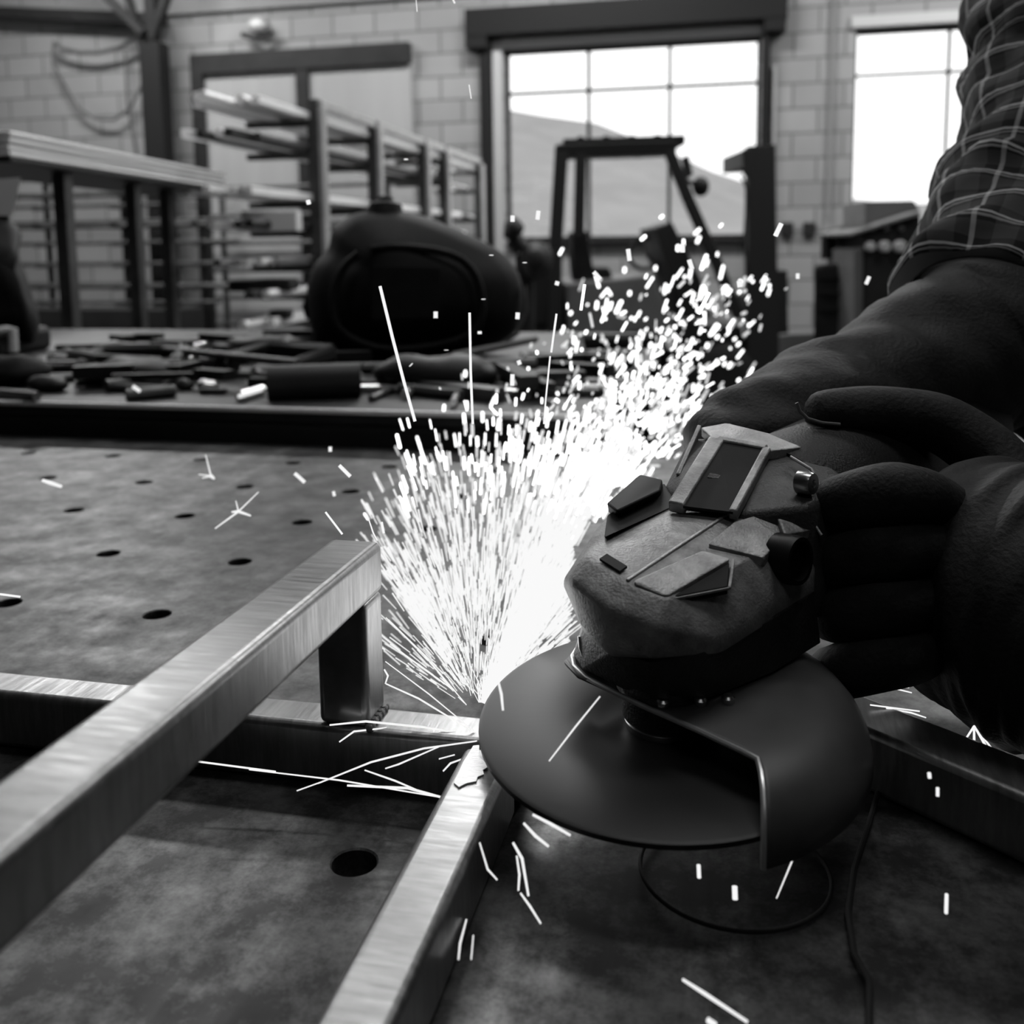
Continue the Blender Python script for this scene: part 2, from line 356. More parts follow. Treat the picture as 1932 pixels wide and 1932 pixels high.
# unseen strip fixtures added to carry the fill lights
for i, (x, y, p) in enumerate(FILL_LAMPS):
    if i == 0:
        lt = tag(empty('fill_strip_light', (x, y, 4.35), '', 'light', 'added fill lights under the roof'), 'long white strip light added out of view under the roof as fill')
        MB().box((x-1.0, y-.2, 4.36), (x+1.0, y+.2, 4.42)).build('lamp_body', 'white', lt)
        MB().tube([(x-.95, y-.10, 4.345), (x+.95, y-.10, 4.345)], .013).build('tube', 'lamp', lt); MB().tube([(x-.95, y+.10, 4.345), (x+.95, y+.10, 4.345)], .013).build('tube', 'lamp', lt)
        MB().bar((x-.8, y, 4.42), (x-.8, y, 4.51), .02).build('hanger', 'steel_dark', lt); MB().bar((x+.8, y, 4.42), (x+.8, y, 4.51), .02).build('hanger', 'steel_dark', lt)
    else:
        q = copy_tree(lt); q.location = (x, y, 4.35)

# ================================================================ WELDING TABLES
TZ, T2Z = .90, .938
t1 = empty('welding_table', (-.42, .30, 0), 'perforated steel welding table in front, scratched and stained, with a grid of round holes', 'table')
mb = MB(); bm = mb.bm
HX, HY, HR = -.4258, .5027, .0078
cache = {}
def vv(p):
    k = (round(p[0], 5), round(p[1], 5), round(p[2], 5))
    if k not in cache: cache[k] = bm.verts.new(p)
    return cache[k]
NS = 24
for i in range(-8, 9):
    for j in range(-7, 5):
        cx_, cy_ = HX+.1*i, HY+.1*j
        if i > 3 and j < 0:
            q_ = [(cx_-.05, cy_-.05, TZ), (cx_+.05, cy_-.05, TZ), (cx_+.05, cy_+.05, TZ), (cx_-.05, cy_+.05, TZ)]; bm.faces.new([vv(p) for p in q_]); continue
        sq = []; ci = []; cc = []
        for k in range(NS):
            a = 2*PI*(k+.5)/NS; c_, s_ = math.cos(a), math.sin(a); q = .05/max(abs(c_), abs(s_))
            sq.append((cx_+c_*q, cy_+s_*q, TZ)); ci.append((cx_+c_*HR, cy_+s_*HR, TZ-.0006)); cc.append((cx_+c_*(HR+.0006), cy_+s_*(HR+.0006), TZ))
        lo = [(p[0], p[1], TZ-.014) for p in ci]
        # corners of the cell
        for k in range(NS):
            l = (k+1) % NS
            bm.faces.new((vv(sq[k]), vv(sq[l]), vv(cc[l]), vv(cc[k]))); bm.faces.new((vv(cc[k]), vv(cc[l]), vv(ci[l]), vv(ci[k]))); bm.faces.new((vv(ci[k]), vv(ci[l]), vv(lo[l]), vv(lo[k])))
            if k % 6 == 2:
                s1, s2 = sq[k], sq[l]; crn = (cx_+.05*(1 if s1[0]+s2[0] > 2*cx_ else -1), cy_+.05*(1 if s1[1]+s2[1] > 2*cy_ else -1), TZ)
                try: bm.faces.new((vv(s1), vv(crn), vv(s2)))
                except Exception: pass
X0, X1, Y0, Y1 = HX-.85, HX+.85, HY-.75, HY+.45
mb.box((X0, Y1, TZ-.014), (X1, .985, TZ)); mb.box((X0-.03, Y0, TZ-.014), (X0, .985, TZ)); mb.box((X1, Y0, TZ-.014), (X1+.03, .985, TZ))
mb.build('tabletop', 'table', t1)
ap = MB()
for a, b_ in (((X0-.03, .95), (X1+.03, .985)), ((X0-.03, Y0), (X0+.02, .95)), ((X1-.02, Y0), (X1+.03, .95)), ((X0+.02, Y0), (X1-.02, Y0+.03))):
    ap.box((a[0], a[1], TZ-.11), (b_[0], b_[1], TZ-.0145))
ap.build('apron', 'steel_dark', t1)
for x in (X0+.03, X1-.03):
    for y in (Y0+.04, .94):
        MB().box((x-.03, y-.03, 0), (x+.03, y+.03, TZ-.115)).build('leg', 'steel_dark', t1, bevel=.003)
t2 = empty('steel_table', (-.7, 1.5, 0), 'second steel table behind the perforated one, slightly higher, covered in scrap', 'table')
MB().box((-2.6, 1.0045, T2Z-.018), (-.13, 1.98, T2Z)).build('tabletop', 'table2', t2, bevel=.003)
MB().box((-2.6, .9985, T2Z-.0055), (-.13, 1.004, T2Z+.0005)).build('edge_highlight', 'sheet_pale', t2, bevel=.0015)  # pale strip that paints the highlight along the table's front edge
MB().box((-2.6, 1.0, .80), (-.13, 1.055, T2Z-.0185)).build('front_rail', 'steel_dark', t2, bevel=.006, seg=3)
MB().box((-2.6, 1.93, .80), (-.13, 1.98, T2Z-.0185)).build('back_rail', 'steel_dark', t2)
for x in (-2.5, -1.3, -.18):
    for y in (1.10, 1.88): MB().box((x-.035, y-.035, 0), (x+.035, y+.035, T2Z-.019)).build('leg', 'steel_dark', t2)

# ================================================================ TUBE FRAME BEING GROUND
def tube_box(lo, hi, name, m, parent, bev=.0028, label=None):
    return MB().box(lo, hi).build(name, m, parent, bevel=bev, seg=4, smooth=True, angle=60, label=label)
fr = empty('tube_frame', (-.147, .357, TZ), 'welded square steel tube frame with one raised arm running to the lower left', 'steel frame')
tube_box((-.62, .3470, TZ+.0003), (-.0760, .3670, TZ+.025), 'cross_tube', 'tube_x', fr)
tube_box((-.1572, .3472, TZ+.0252), (-.1366, .3668, .9745), 'post', 'tube_y', fr)
tube_box((-.1580, -.10, .9738), (-.1362, .3672, .9940), 'raised_tube', 'tube_y', fr, .0030)
# weld bead at the foot of the post
wm = MB()
for k in range(16):
    a = k/15
    wm.sphere((-.1366, .3478+.018*a, TZ+.0254), .0018+.0006*math.sin(k*2.1), 5)
wm.build('weld_bead', 'bar_dull', fr, smooth=True)
tube_box((-.0968, -.20, TZ+.0003), (-.0778, .3425, TZ+.025), 'lower_tube', 'tube_y', fr)
# bright patch just ground at the end of the lower tube
g = MB(); gp = [at_z(x, y, TZ+.0251) for x, y in ((893, 1409), (904, 1408), (905, 1431), (915, 1440), (921, 1449), (911, 1455), (913, 1463), (901, 1468), (899, 1476), (880, 1480), (866, 1487), (856, 1479), (864, 1462), (874, 1440))]
va = [g.bm.verts.new(p) for p in gp]; vb = [g.bm.verts.new(p + Vector((0, 0, .0005))) for p in gp]
g.bm.faces.new(va[::-1]); g.bm.faces.new(vb); [g.bm.faces.new((va[k], va[(k+1) % 14], vb[(k+1) % 14], vb[k])) for k in range(14)]
g.build('ground_patch', 'ground', fr, label='freshly ground bright patch')
rr = MB(); a = Vector((.012, .4330, TZ+.0127)); b_ = a + Vector((.77, -.645, 0))*.62
rr.bar(a, b_, .026, .0248); rr.build('steel_tube', 'tube_x', bevel=.0028, seg=4, smooth=True, angle=60)
tag(bpy.data.objects['steel_tube'], 'loose square steel tube lying at an angle on the table right of the grinder', 'steel tube')

# ================================================================ ANGLE GRINDER
GC = CAM + 1.19*(Vector((-.0203, .2984, .9632)) - CAM); GN = Vector((-.0215, -.1066, .9941)).normalized()
ga = (RT - GN*RT.dot(GN)).normalized(); gb = GN.cross(ga); th = math.radians(44)
GM = math.cos(th)*ga + math.sin(th)*gb; GS = math.cos(th-PI/2)*ga + math.sin(th-PI/2)*gb
def Lc(m_, s_, h_): return GC + (GM*m_ + GS*s_ + GN*h_)/1000
def Q(px, py, h): v = ray(px, py); return CAM + v*(((GC + GN*h/1000 - CAM).dot(GN))/v.dot(GN))
gr = empty('angle_grinder', GC, 'black angle grinder with a wheel guard, its disc cutting into the tube corner', 'grinder')
MB().lathe(GC, GN, [(.0001, -.0012), (.0670, -.0012), (.0684, -.0006), (.0684, .0012), (.0670, .0018), (.0280, .0018), (.024, .0002), (.0001, .0002)], 96, cap=False).build('grinding_disc', 'disc', gr, smooth=True, angle=30)
MB().lathe(GC, GN, [(.0001, .0036), (.0140, .0036), (.0150, .0026), (.0150, .0003), (.0001, .0003)], 40, cap=False).build('flange', 'screw', gr, smooth=True, angle=30)
# wheel guard: a cupped plate over the back of the disc
prof = [(.0175, .0150), (.024, .0152), (.032, .0152), (.040, .0150), (.046, .0149), (.052, .0145), (.057, .0135), (.0615, .0115), (.0650, .0088), (.0680, .0050), (.0700, .0005), (.0708, -.0035), (.0710, -.0080)]
gm = MB(); bm = gm.bm; rows = []; NA = 72
for r, h in prof:
    m0 = -.0165
    f0 = -math.asin(min(1, .037/r)) if r > .040 else -math.acos(max(-1, (-.0165 if r < .033 else -.012)/r))
    if r < .0525: f1 = math.acos(max(-1, m0/r))
    else: f1 = math.radians(108.5 + (r-.052)/.019*10)
    row = []
    for k in range(NA+1):
        f_ = f0 + (f1-f0)*k/NA; row.append(bm.verts.new(GC + GM*r*math.cos(f_) + GS*r*math.sin(f_) + GN*h))
    rows.append(row)
for i in range(len(rows)-1):
    for k in range(NA): bm.faces.new((rows[i][k], rows[i][k+1], rows[i+1][k+1], rows[i+1][k]))
edge_pts = [rw[NA].co.copy() for rw in rows]
go = gm.build('wheel_guard', 'guard', gr, smooth=True, angle=80)
sm = go.modifiers.new('solid', 'SOLIDIFY'); sm.thickness = .0016; sm.offset = 0
# rolled lip along the guard's front edge
MB().tube([Lc(-2, -38.5, 19), Lc(-7.5, -38, 16.0), Lc(-12, -33, 15.4), Lc(-15.5, -24, 15.4), Lc(-16.5, -10, 15.4)] + edge_pts, .0010, 8).build('guard_lip', 'guard_edge', gr, smooth=True)
MB().lathe(GC, GN, [(.008, .002), (.0155, .004), (.0155, .0200), (.008, .024)], 48).build('collar', 'castdark', gr, smooth=True, angle=30)
for x_, y_ in ((1252, 1331), (1322, 1328), (1374, 1324)): MB().lathe(Q(x_, y_, 16.0), GN, [(.0001, 0), (.0024, 0), (.0024, .0018), (.0016, .0026), (.0001, .0026)], 12).build('guard_screw', 'screw', gr, smooth=True, angle=30)
lowh = [(-9, -36.5, 17.5), (-13.5, -28, 16.5), (-14.5, -8, 16.5), (-13.5, 7, 16.5), (0, 20, 16.5), (30, 27, 16.5), (60, 29, 16.5), (60, -40, 16.5), (0, -40, 17)]
uph = [(-14, -26, 34), (-20, -15, 36), (-24, -4, 36), (-21, 10, 36), (-6, 22, 38), (30, 26, 38), (60, 26, 38), (60, -42, 38), (-2, -34, 36)]
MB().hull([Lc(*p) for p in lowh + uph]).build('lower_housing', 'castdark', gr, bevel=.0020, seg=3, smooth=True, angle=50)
MB().tube([Q(1100, 1196, 30), Q(1108, 1210, 28), Q(1113, 1228, 25), Q(1109, 1240, 22)], .0010, 8).build('housing_vent_rim', 'guard_edge', gr, smooth=True)
MB().tube([Q(1096, 1200, 29), Q(1098, 1222, 25), Q(1104, 1238, 22)], .0013, 8).build('housing_vent_rim', 'guard_edge', gr, smooth=True)
# gear case
P_ = [Lc(*p) for p in ((-15,-22,64), (-17,-1,60.8), (45,-1,66.5), (45,-32,66.5), (18,-42,64), (-12,12,56.5), (42,17,59.5), (60,20,60),
      (-24,-21,58), (-27,-3,55), (-20,13,50), (-20,-30,54), (-23,-19,42), (-26,-5,38), (-22,11,38), (-4,24,42), (62,26,46), (62,26,36), (0,25,36), (-24,-4,34), (-18,-21,34), (0,-34,34), (62,-42,34), (62,-45,56))]
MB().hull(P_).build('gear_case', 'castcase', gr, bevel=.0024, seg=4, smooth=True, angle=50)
MB().hull([Q(x, y, 66.6) for x, y in ((1140, 1014), (1146, 972), (1253, 912), (1277, 952), (1232, 962))] + [Q(x, y, 63) for x, y in ((1140, 1014), (1146, 972), (1253, 912), (1277, 952), (1232, 962))]).build('lock_recess', 'rubber', gr, bevel=.0005)
# raised edge ribs and pads on the top
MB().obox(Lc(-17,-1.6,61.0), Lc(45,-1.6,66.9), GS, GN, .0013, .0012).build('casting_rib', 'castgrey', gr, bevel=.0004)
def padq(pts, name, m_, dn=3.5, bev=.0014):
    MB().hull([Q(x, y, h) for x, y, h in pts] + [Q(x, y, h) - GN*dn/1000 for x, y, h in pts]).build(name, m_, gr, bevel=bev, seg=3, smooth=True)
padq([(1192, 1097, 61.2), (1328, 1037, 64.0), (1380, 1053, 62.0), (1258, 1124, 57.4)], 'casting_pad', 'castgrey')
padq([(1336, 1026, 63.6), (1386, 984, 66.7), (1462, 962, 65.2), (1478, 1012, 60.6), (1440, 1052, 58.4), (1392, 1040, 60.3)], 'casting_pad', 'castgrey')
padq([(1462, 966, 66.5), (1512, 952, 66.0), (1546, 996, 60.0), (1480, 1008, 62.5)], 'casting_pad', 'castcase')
MB().bar(Q(1262, 1132, 55.5), Q(1376, 1110, 56), .0010).build('casting_rib', 'castcase', gr, bevel=.0003)
MB().bar(Q(1376, 1110, 56), Q(1384, 1056, 60.5), .0011).build('casting_rib', 'castcase', gr, bevel=.0003)
padq([(1268, 1126, 56.4), (1376, 1062, 60.6), (1372, 1106, 56.8)], 'side_recess', 'rubber', 3, .0003)
MB().hull([Lc(*p) for p in ((-14.5,-16,63.6), (-15.5,-6,62.0), (-11.5,-6,62.5), (-10.5,-16,64.1))] + [Lc(*p) for p in ((-14.5,-16,64.5), (-15.5,-6,62.9), (-11.5,-6,63.4), (-10.5,-16,65.0))]).build('name_slot', 'rubber', gr)
# rear block with the slanted vent
P_ = [Q(1276,959,66.5), Q(1383,972,66.5), Q(1353,834,81), Q(1447,851,79), Q(1520,850,79), Q(1575,884,74), Lc(62,22,70), Lc(58,21,58), Lc(64,26,40), Lc(96,24,66), Lc(96,26,30), Lc(62,26,24), Lc(45,-44,50), Lc(96,-46,76), Lc(96,-46,30), Lc(45,-40,28), Lc(80,-46,80)]
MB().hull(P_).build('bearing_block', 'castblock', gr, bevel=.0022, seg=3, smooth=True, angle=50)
TL, TR, BR, BL = Q(1353,834,83.0), Q(1447,851,81.0), Q(1383,972,68.5), Q(1276,959,68.5)
nf = (TR-TL).cross(BL-TL).normalized(); nf = nf if nf.z > 0 else -nf
v_ = MB(); v_.obox(TL, BL, TR-TL, nf, .0066, .0055).obox(TR, BR, TR-TL, nf, .0034, .0050).obox(TL, TR, TL-BL, nf, .0034, .0052)
v_.build('vent_frame', 'castgrey', gr, bevel=.0008, seg=2, smooth=True)
ins = lambda p: p + nf*.0004
MB().hull([ins(TL), ins(TR), ins(BR), ins(BL), ins(TL)+nf*.0012, ins(TR)+nf*.0012, ins(BR)+nf*.0012, ins(BL)+nf*.0012]).build('vent_opening', 'rubber', gr)
c1 = (TL*.45+BL*.55)*.55+(TR*.45+BR*.55)*.45
MB().obox(c1-(TR-TL).normalized()*.0045, c1+(TR-TL).normalized()*.0045, TL-BL, nf, .0035, .004).build('vent_lug', 'castdark', gr, bevel=.0006)
MB().obox(Q(1320,808,84), Q(1279,901,70), GS, nf, .0022, .004).build('vent_strut', 'castgrey', gr, bevel=.0006)
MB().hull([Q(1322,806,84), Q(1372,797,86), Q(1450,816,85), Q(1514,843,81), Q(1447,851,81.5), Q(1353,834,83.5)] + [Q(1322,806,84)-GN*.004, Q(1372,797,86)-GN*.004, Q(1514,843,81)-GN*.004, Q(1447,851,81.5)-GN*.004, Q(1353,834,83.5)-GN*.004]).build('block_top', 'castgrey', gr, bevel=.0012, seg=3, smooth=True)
# side plate of the block: handle socket and screw
sd = (GS*.98 + GN*.1).normalized()
MB().lathe(Lc(46, 22, 54), sd, [(.0001, .0030), (.0070, .0030), (.0072, .0060), (.0088, .0060), (.0092, .0030), (.0092, -.004)], 32).build('handle_socket', 'plastic', gr, smooth=True, angle=30)
sp_ = Q(1517, 911, 76)
MB().lathe(sp_ - sd*.002, sd, [(.0001, .0052), (.0014, .0052), (.0016, .0062), (.0040, .0060), (.0046, .0045), (.0046, 0)], 24).build('case_screw', 'screw', gr, smooth=True, angle=30)
MB().tube([Q(1492,862,80), Q(1530,885,78), Q(1552,925,72), Q(1556,950,68)], .0007, 8).build('parting_line', 'castgrey', gr, smooth=True)
MB().tube([Q(1499,953,66), Q(1530,980,63), Q(1550,1010,58)], .0006, 8).build('parting_line', 'castgrey', gr, smooth=True)
# spindle lock button
kb = [(1144,950), (1208,894), (1250,904), (1246,926), (1163,966)]
MB().hull([Q(x, y, 71) for x, y in kb] + [Q(x+2, y+16, 62) for x, y in kb]).build('lock_button', 'rubber', gr, bevel=.0014, seg=3, smooth=True)
# motor housing, rear grip and cord
MB().lathe(Lc(88, -9, 46), GM, [(.0001, 0), (.034, .0), (.0362, .008), (.0362, .05), (.036, .075), (.031, .10), (.0275, .13), (.027, .19), (.023, .20), (.0001, .201)], 48).build('motor_housing', 'motor', gr, smooth=True, angle=40)
MB().tube([Lc(288, -9, 46), Lc(310, -9, 44), Lc(325, 5, 34), Lc(330, 40, 10), Lc(325, 90, -14), Lc(330, 150, -14)], .0038, 10).build('power_cord', 'rubber', gr, smooth=True)

# ================================================================ PERSON
pe = empty('person', (.50, .78, 0), 'person in a plaid flannel shirt and black leather gloves leaning in and holding the grinder', 'person')
def skin(name, chain, m, parent, sub=2, root=0, label=None):
    """chain: list of (key, parent key, position, radius)"""
    base = Vector((0, 0, 0)); q = parent
    while q is not None: base += Vector(q.location); q = q.parent
    idx = {c[0]: i for i, c in enumerate(chain)}
    me = bpy.data.meshes.new(name)
    me.from_pydata([tuple(Vector(c[2])-base) for c in chain], [(idx[c[1]], i) for i, c in enumerate(chain) if c[1] is not None], [])
    o = bpy.data.objects.new(name, me); C.objects.link(o); o.parent = parent; me.materials.append(M[m])
    sk = o.modifiers.new('skin', 'SKIN'); sk.branch_smoothing = .6; sk.use_smooth_shade = True
    if not me.skin_vertices: me.skin_vertices.new()
    for i, c in enumerate(chain):
        r = c[3]; me.skin_vertices[0].data[i].radius = (r, r) if not isinstance(r, tuple) else r
        me.skin_vertices[0].data[i].use_root = (i == root)
    su_ = o.modifiers.new('sub', 'SUBSURF'); su_.levels = sub; su_.render_levels = sub
    if label: o['label'] = label
    return o
# hand A: pressing on the far side of the grinder; its arm comes down from the upper right
WA = V(1650, 735, .56); PA = V(1500, 790, .50)
WB = V(1960, 1200, .40); PB = V(1800, 1090, .425)
EL = V(2060, -60, .76)
SHB = Vector((.62, .66, 1.38)); ELB = Vector((.42, .46, 1.05))
def handchain(pre, wrist, palm, tips, thumb, r):
    ch = []
    for k, pts in enumerate(tips):
        par = palm
        for q, p in enumerate(pts):
            key = '%s%d%d' % (pre, k, q); ch.append((key, par, p, r*(1-.10*q))); par = key
    par = wrist
    for q, p in enumerate(thumb):
        key = '%st%d' % (pre, q); ch.append((key, par, p, r*(1.12-.12*q))); par = key
    return ch
tipsA = [[V(1452-6*k, 765+22*k, .485+.004*k), V(1400-12*k, 790+26*k, .475+.006*k), V(1362-14*k, 838+26*k, .470+.008*k), V(1350-12*k, 900+22*k, .472+.01*k)] for k in range(4)]
thumbA = [V(1560, 835, .50), V(1500, 880, .485), V(1450, 930, .478)]
tipsB = [[V(1760, 930+98*k, .395), V(1660, 930+104*k, .378), V(1575+4*k, 950+106*k, .388), V(1555+2*k, 965+100*k, .412)] for k in range(4)]
thumbB = [V(1900, 880, .44), V(1770, 792, .45), V(1635, 775, .448), V(1518, 782, .444)]
body = [('pelvis', None, (.68, .86, .98), (.15, .11)), ('belly', 'pelvis', (.68, .84, 1.14), (.14, .11)), ('chest', 'belly', (.68, .80, 1.32), (.16, .12)), ('neckbase', 'chest', (.65, .76, 1.50), (.08, .07)), ('neck', 'neckbase', (.63, .72, 1.56), .052),
        ('shA', 'neckbase', (.56, .90, 1.47), .060), ('elA', 'shA', EL, .040), ('faA', 'elA', V(1915, 430, .635), .034), ('wA', 'faA', WA, .029), ('pA', 'wA', PA, .024),
        ('shB', 'neckbase', (.74, .66, 1.46), .060), ('elB', 'shB', ELB, .045), ('wB', 'elB', WB, .028), ('pB', 'wB', PB, .026),
        ('hipL', 'pelvis', (.62, .92, .88), .085), ('kneeL', 'hipL', (.62, .90, .50), .06), ('ankL', 'kneeL', (.63, .93, .10), .042), ('toeL', 'ankL', (.57, .84, .04), .038),
        ('hipR', 'pelvis', (.76, .86, .88), .085), ('kneeR', 'hipR', (.76, .84, .50), .06), ('ankR', 'kneeR', (.77, .88, .10), .042), ('toeR', 'ankR', (.71, .78, .04), .038)]
def inner(pts): return pts[:-1] + [pts[-2].lerp(pts[-1], .35)]
body += handchain('a', 'wA', 'pA', [inner(t) for t in tipsA], inner(thumbA), .0055) + handchain('b', 'wB', 'pB', [inner(t) for t in tipsB], inner(thumbB), .0055)
skin('body', body, 'skin', pe)
# head with face, hair
hc = Vector((.615, .70, 1.68)); fd = Vector((-.62, -.62, -.48)).normalized(); hu = (Vector((0, 0, 1)) - fd*fd.z).normalized(); hs = fd.cross(hu)
hd = MB(); rs = []
for i in range(1, 20):
    t = PI*i/20; z = -math.cos(t); ring = []
    for k in range(28):
        a_ = 2*PI*k/28; rad = math.sin(t)
        fx = math.cos(a_); sy_ = math.sin(a_); wd = .076*(1 - .22*max(0, -z)); dp = .098*(1-.12*max(0, -z))
        p = hc + hu*z*.118 + hs*sy_*rad*wd + fd*fx*rad*dp
        if fx > .93 and -.35 < z < .05: p += fd*.022*(1-abs(z+.2)/.3)*max(0, 1-abs(sy_)/.3)
        if .55 < fx < .9 and -.02 < z < .22: p -= fd*.007
        ring.append(p)
    rs.append(ring)
hd.rings(rs).build('head', 'skin', pe, smooth=True, angle=180, sub=1)
ho = bpy.data.objects['head']
for sgn in (-1, 1):
    MB().sphere(hc + hs*sgn*.030 + fd*.084 + hu*.012, .012, 8).build('eye', 'white', pe, smooth=True, angle=180)
    MB().sphere(hc + hs*sgn*.078 - hu*.005, .022, 8, (.45, .8, 1.3)).build('ear', 'skin', pe, smooth=True, angle=180)
MB().tube([hc + fd*.090 - hu*.055 + hs*x for x in (-.022, 0, .022)], .005, 8).build('mouth', 'skin', pe, smooth=True)
MB().lathe(hc - fd*.012 + hu*.012, (hu - fd*.45).normalized(), [(.088, .0), (.090, .03), (.084, .065), (.064, .095), (.03, .112), (.001, .116)], 28).build('hair', 'hair', pe, smooth=True, angle=180)
# shirt torso and rear sleeve
MB().rings([[Vector((.68 + .17*w_*math.cos(2*PI*k/24), .83 + .125*w_*math.sin(2*PI*k/24) + dy, z)) for k in range(24)] for z, w_, dy in ((.92, .98, .02), (1.1, .96, .01), (1.28, 1.08, -.02), (1.42, 1.05, -.05), (1.50, .62, -.07), (1.54, .42, -.09))], uv=True).build('shirt_body', 'plaid', pe, smooth=True, angle=180)
MB().rings([[Vector((.69 + .19*w_*math.cos(2*PI*k/20), .85 + .13*w_*math.sin(2*PI*k/20), z)) for k in range(20)] for z, w_ in ((.80, .92), (.95, .97))]).build('belt', 'rubber', pe, smooth=True)
for sx_, (hx, hy) in enumerate(((.62, .92), (.76, .86))):
    MB().tube([(hx, hy, .90), (hx, hy-.02, .50), (hx+.01, hy+.01, .11)], [.10, .078, .065], 20).build('trouser_leg', 'cloth', pe, smooth=True)
    MB().rings([[Vector((hx+.01-.03*q + .05*math.cos(2*PI*k/16)*w_, hy+.02-.06*q+.07*math.sin(2*PI*k/16)*w_, z)) for k in range(16)] for q, w_, z in ((1.1, 1.15, .0), (1.1, 1.15, .06), (.4, .95, .10), (0, .9, .15))]).build('boot', 'leather', pe, smooth=True)
def sleeve(name, ctrl, m, fold=.006, n=56, steps=70, cuff=False, seed=0.0, fq=1.0):
    """ctrl: (point, radius) along the arm"""
    rs = []; prev = None
    pts = [Vector(c[0]) for c in ctrl]; K = len(pts)
    def ev(t):
        x = t*(K-1); i = min(int(x), K-2); f_ = x-i
        p0, p1, p2, p3 = pts[max(i-1, 0)], pts[i], pts[i+1], pts[min(i+2, K-1)]
        q = .5*((2*p1) + (p2-p0)*f_ + (2*p0-5*p1+4*p2-p3)*f_*f_ + (3*p1-p0-3*p2+p3)*f_**3)
        r0, r1 = ctrl[i][1], ctrl[i+1][1]; ff = f_*f_*(3-2*f_); return q, r0+(r1-r0)*ff
    for i in range(steps+1):
        t = i/steps; p, r = ev(t); p2, _ = ev(min(1, t+.01)); p1, _ = ev(max(0, t-.01)); d = (p2-p1).normalized()
        u = (Vector((0, 1, 0)) - d*d.y).normalized() if prev is None else (prev - d*prev.dot(d)).normalized(); prev = u; w_ = d.cross(u)
        ring = []
        for k in range(n):
            a_ = 2*PI*k/n; q = u*math.cos(a_) + w_*math.sin(a_)
            f_ = noise.noise(Vector((math.cos(a_)*1.1*fq+seed, math.sin(a_)*1.1*fq, t*13*fq + math.sin(a_)*1.2))) + .5*noise.noise(Vector((math.cos(a_)*2.2*fq+seed, math.sin(a_)*2.2*fq, t*30*fq)))
            ring.append(p + q*(r + fold*f_))
        rs.append(ring)
    return MB().rings(rs, uv=True).build(name, m, pe, smooth=True, angle=180)
sleeve('shirt_sleeve', [((.57, .88, 1.50), .085), (V(2140, -200, .80), .084), (V(2012, 5, .74), .069), (V(2002, 165, .71), .064), (V(1975, 325, .67), .0635), (V(1918, 470, .635), .0625), (V(1858, 625, .585), .0580)], 'plaid', .0115, seed=3.1)
sleeve('shirt_sleeve', [((.74, .68, 1.48), .082), (tuple(ELB + Vector((.02, .02, .04))), .070), (V(2230, 1285, .365), .040)], 'plaid', .007, seed=8.3)
# leather gauntlets
sleeve('glove_cuff', [(V(1890, 560, .61), .045), (V(1852, 640, .575), .050), (V(1800, 672, .565), .048), (V(1700, 722, .55), .042), (V(1600, 765, .53), .0385), (V(1525, 803, .51), .037), (V(1440, 838, .492), .034), (V(1375, 880, .478), .029), (V(1345, 905, .475), .018)], 'leather', .004, seed=5.5, fq=.8)
sleeve('glove_cuff', [(V(2260, 1250, .36), .052), (V(2120, 1215, .375), .054), (V(2000, 1160, .392), .056), (V(1890, 1110, .412), .054), (V(1800, 1070, .432), .048)], 'leather', .004, seed=9.5, fq=.8)
def glove(nm, wrist, palm, tips, thumb, r, rp):
    ch = [('w', None, wrist, rp*.5), ('p', 'w', palm, rp)] + handchain('g', 'w', 'p', tips, thumb, r)
    return skin(nm, ch, 'leather', pe)
glove('glove', V(1650, 735, .55), V(1500, 790, .495), tipsA, thumbA, .0125, .038)
glove('glove', V(1960, 1190, .40), V(1810, 1070, .425), tipsB, thumbB, .0142, .048)
# seam of the glove's thumb and the welts between its panels
MB().tube([V(x, y, .4350) for x, y in ((1503, 760), (1509, 776), (1524, 790), (1550, 798), (1585, 801))], .0008, 8).build('glove_seam', 'leather_edge', pe, smooth=True)

# ================================================================ WELDING HELMET AND SCRAP ON THE SECOND TABLE
def inflate(outline, d, thick, layers=9, power=.55):
    """closed solid with the given outline (pixels at distance d) and a rounded thickness"""
    P2 = [Vector((x, y)) for x, y in outline]; c = sum(P2, Vector((0, 0)))/len(P2); rs = []
    for i in range(layers):
        t = -1 + 2*(i+.0)/(layers-1); s = max(.25, (1-t*t))**power; rs.append([V(c.x+(p.x-c.x)*s, c.y+(p.y-c.y)*s, d+t*thick/2) for p in P2])
    return MB().rings(rs)
def smooth_outline(pts, n=4):
    out = []; K = len(pts)
    for i in range(K):
        p0, p1, p2, p3 = (Vector(pts[(i+k-1) % K]) for k in range(4))
        for q in range(n):
            f_ = q/n; out.append(tuple(.5*((2*p1)+(p2-p0)*f_+(2*p0-5*p1+4*p2-p3)*f_*f_+(3*p1-p0-3*p2+p3)*f_**3)))
    return out
HD = 1.60
he = empty('welding_helmet', at_z(780, 690, T2Z), 'black welding helmet lying on the scrap on the second table', 'welding helmet')
ol = smooth_outline([(578, 560), (590, 505), (618, 470), (630, 430), (672, 402), (740, 396), (800, 408), (880, 440), (945, 475), (980, 520), (987, 575), (975, 622), (930, 655), (860, 668), (760, 680), (680, 690), (620, 668), (588, 625)])
inflate(ol, HD, .24).build('shell', 'helmet', he, smooth=True, angle=180)
MB().tube([V(x, y, 1.485) for x, y in smooth_outline([(700, 470), (850, 480), (905, 540), (890, 630), (740, 660), (640, 620), (635, 530)])], .006, 10).build('lens_rim', 'helmet', he, smooth=True)
MB().hull([V(x, y, dd) for x, y in ((700, 500), (830, 505), (830, 600), (700, 605)) for dd in (1.478, 1.50)]).build('lens', 'helmet', he, bevel=.003)
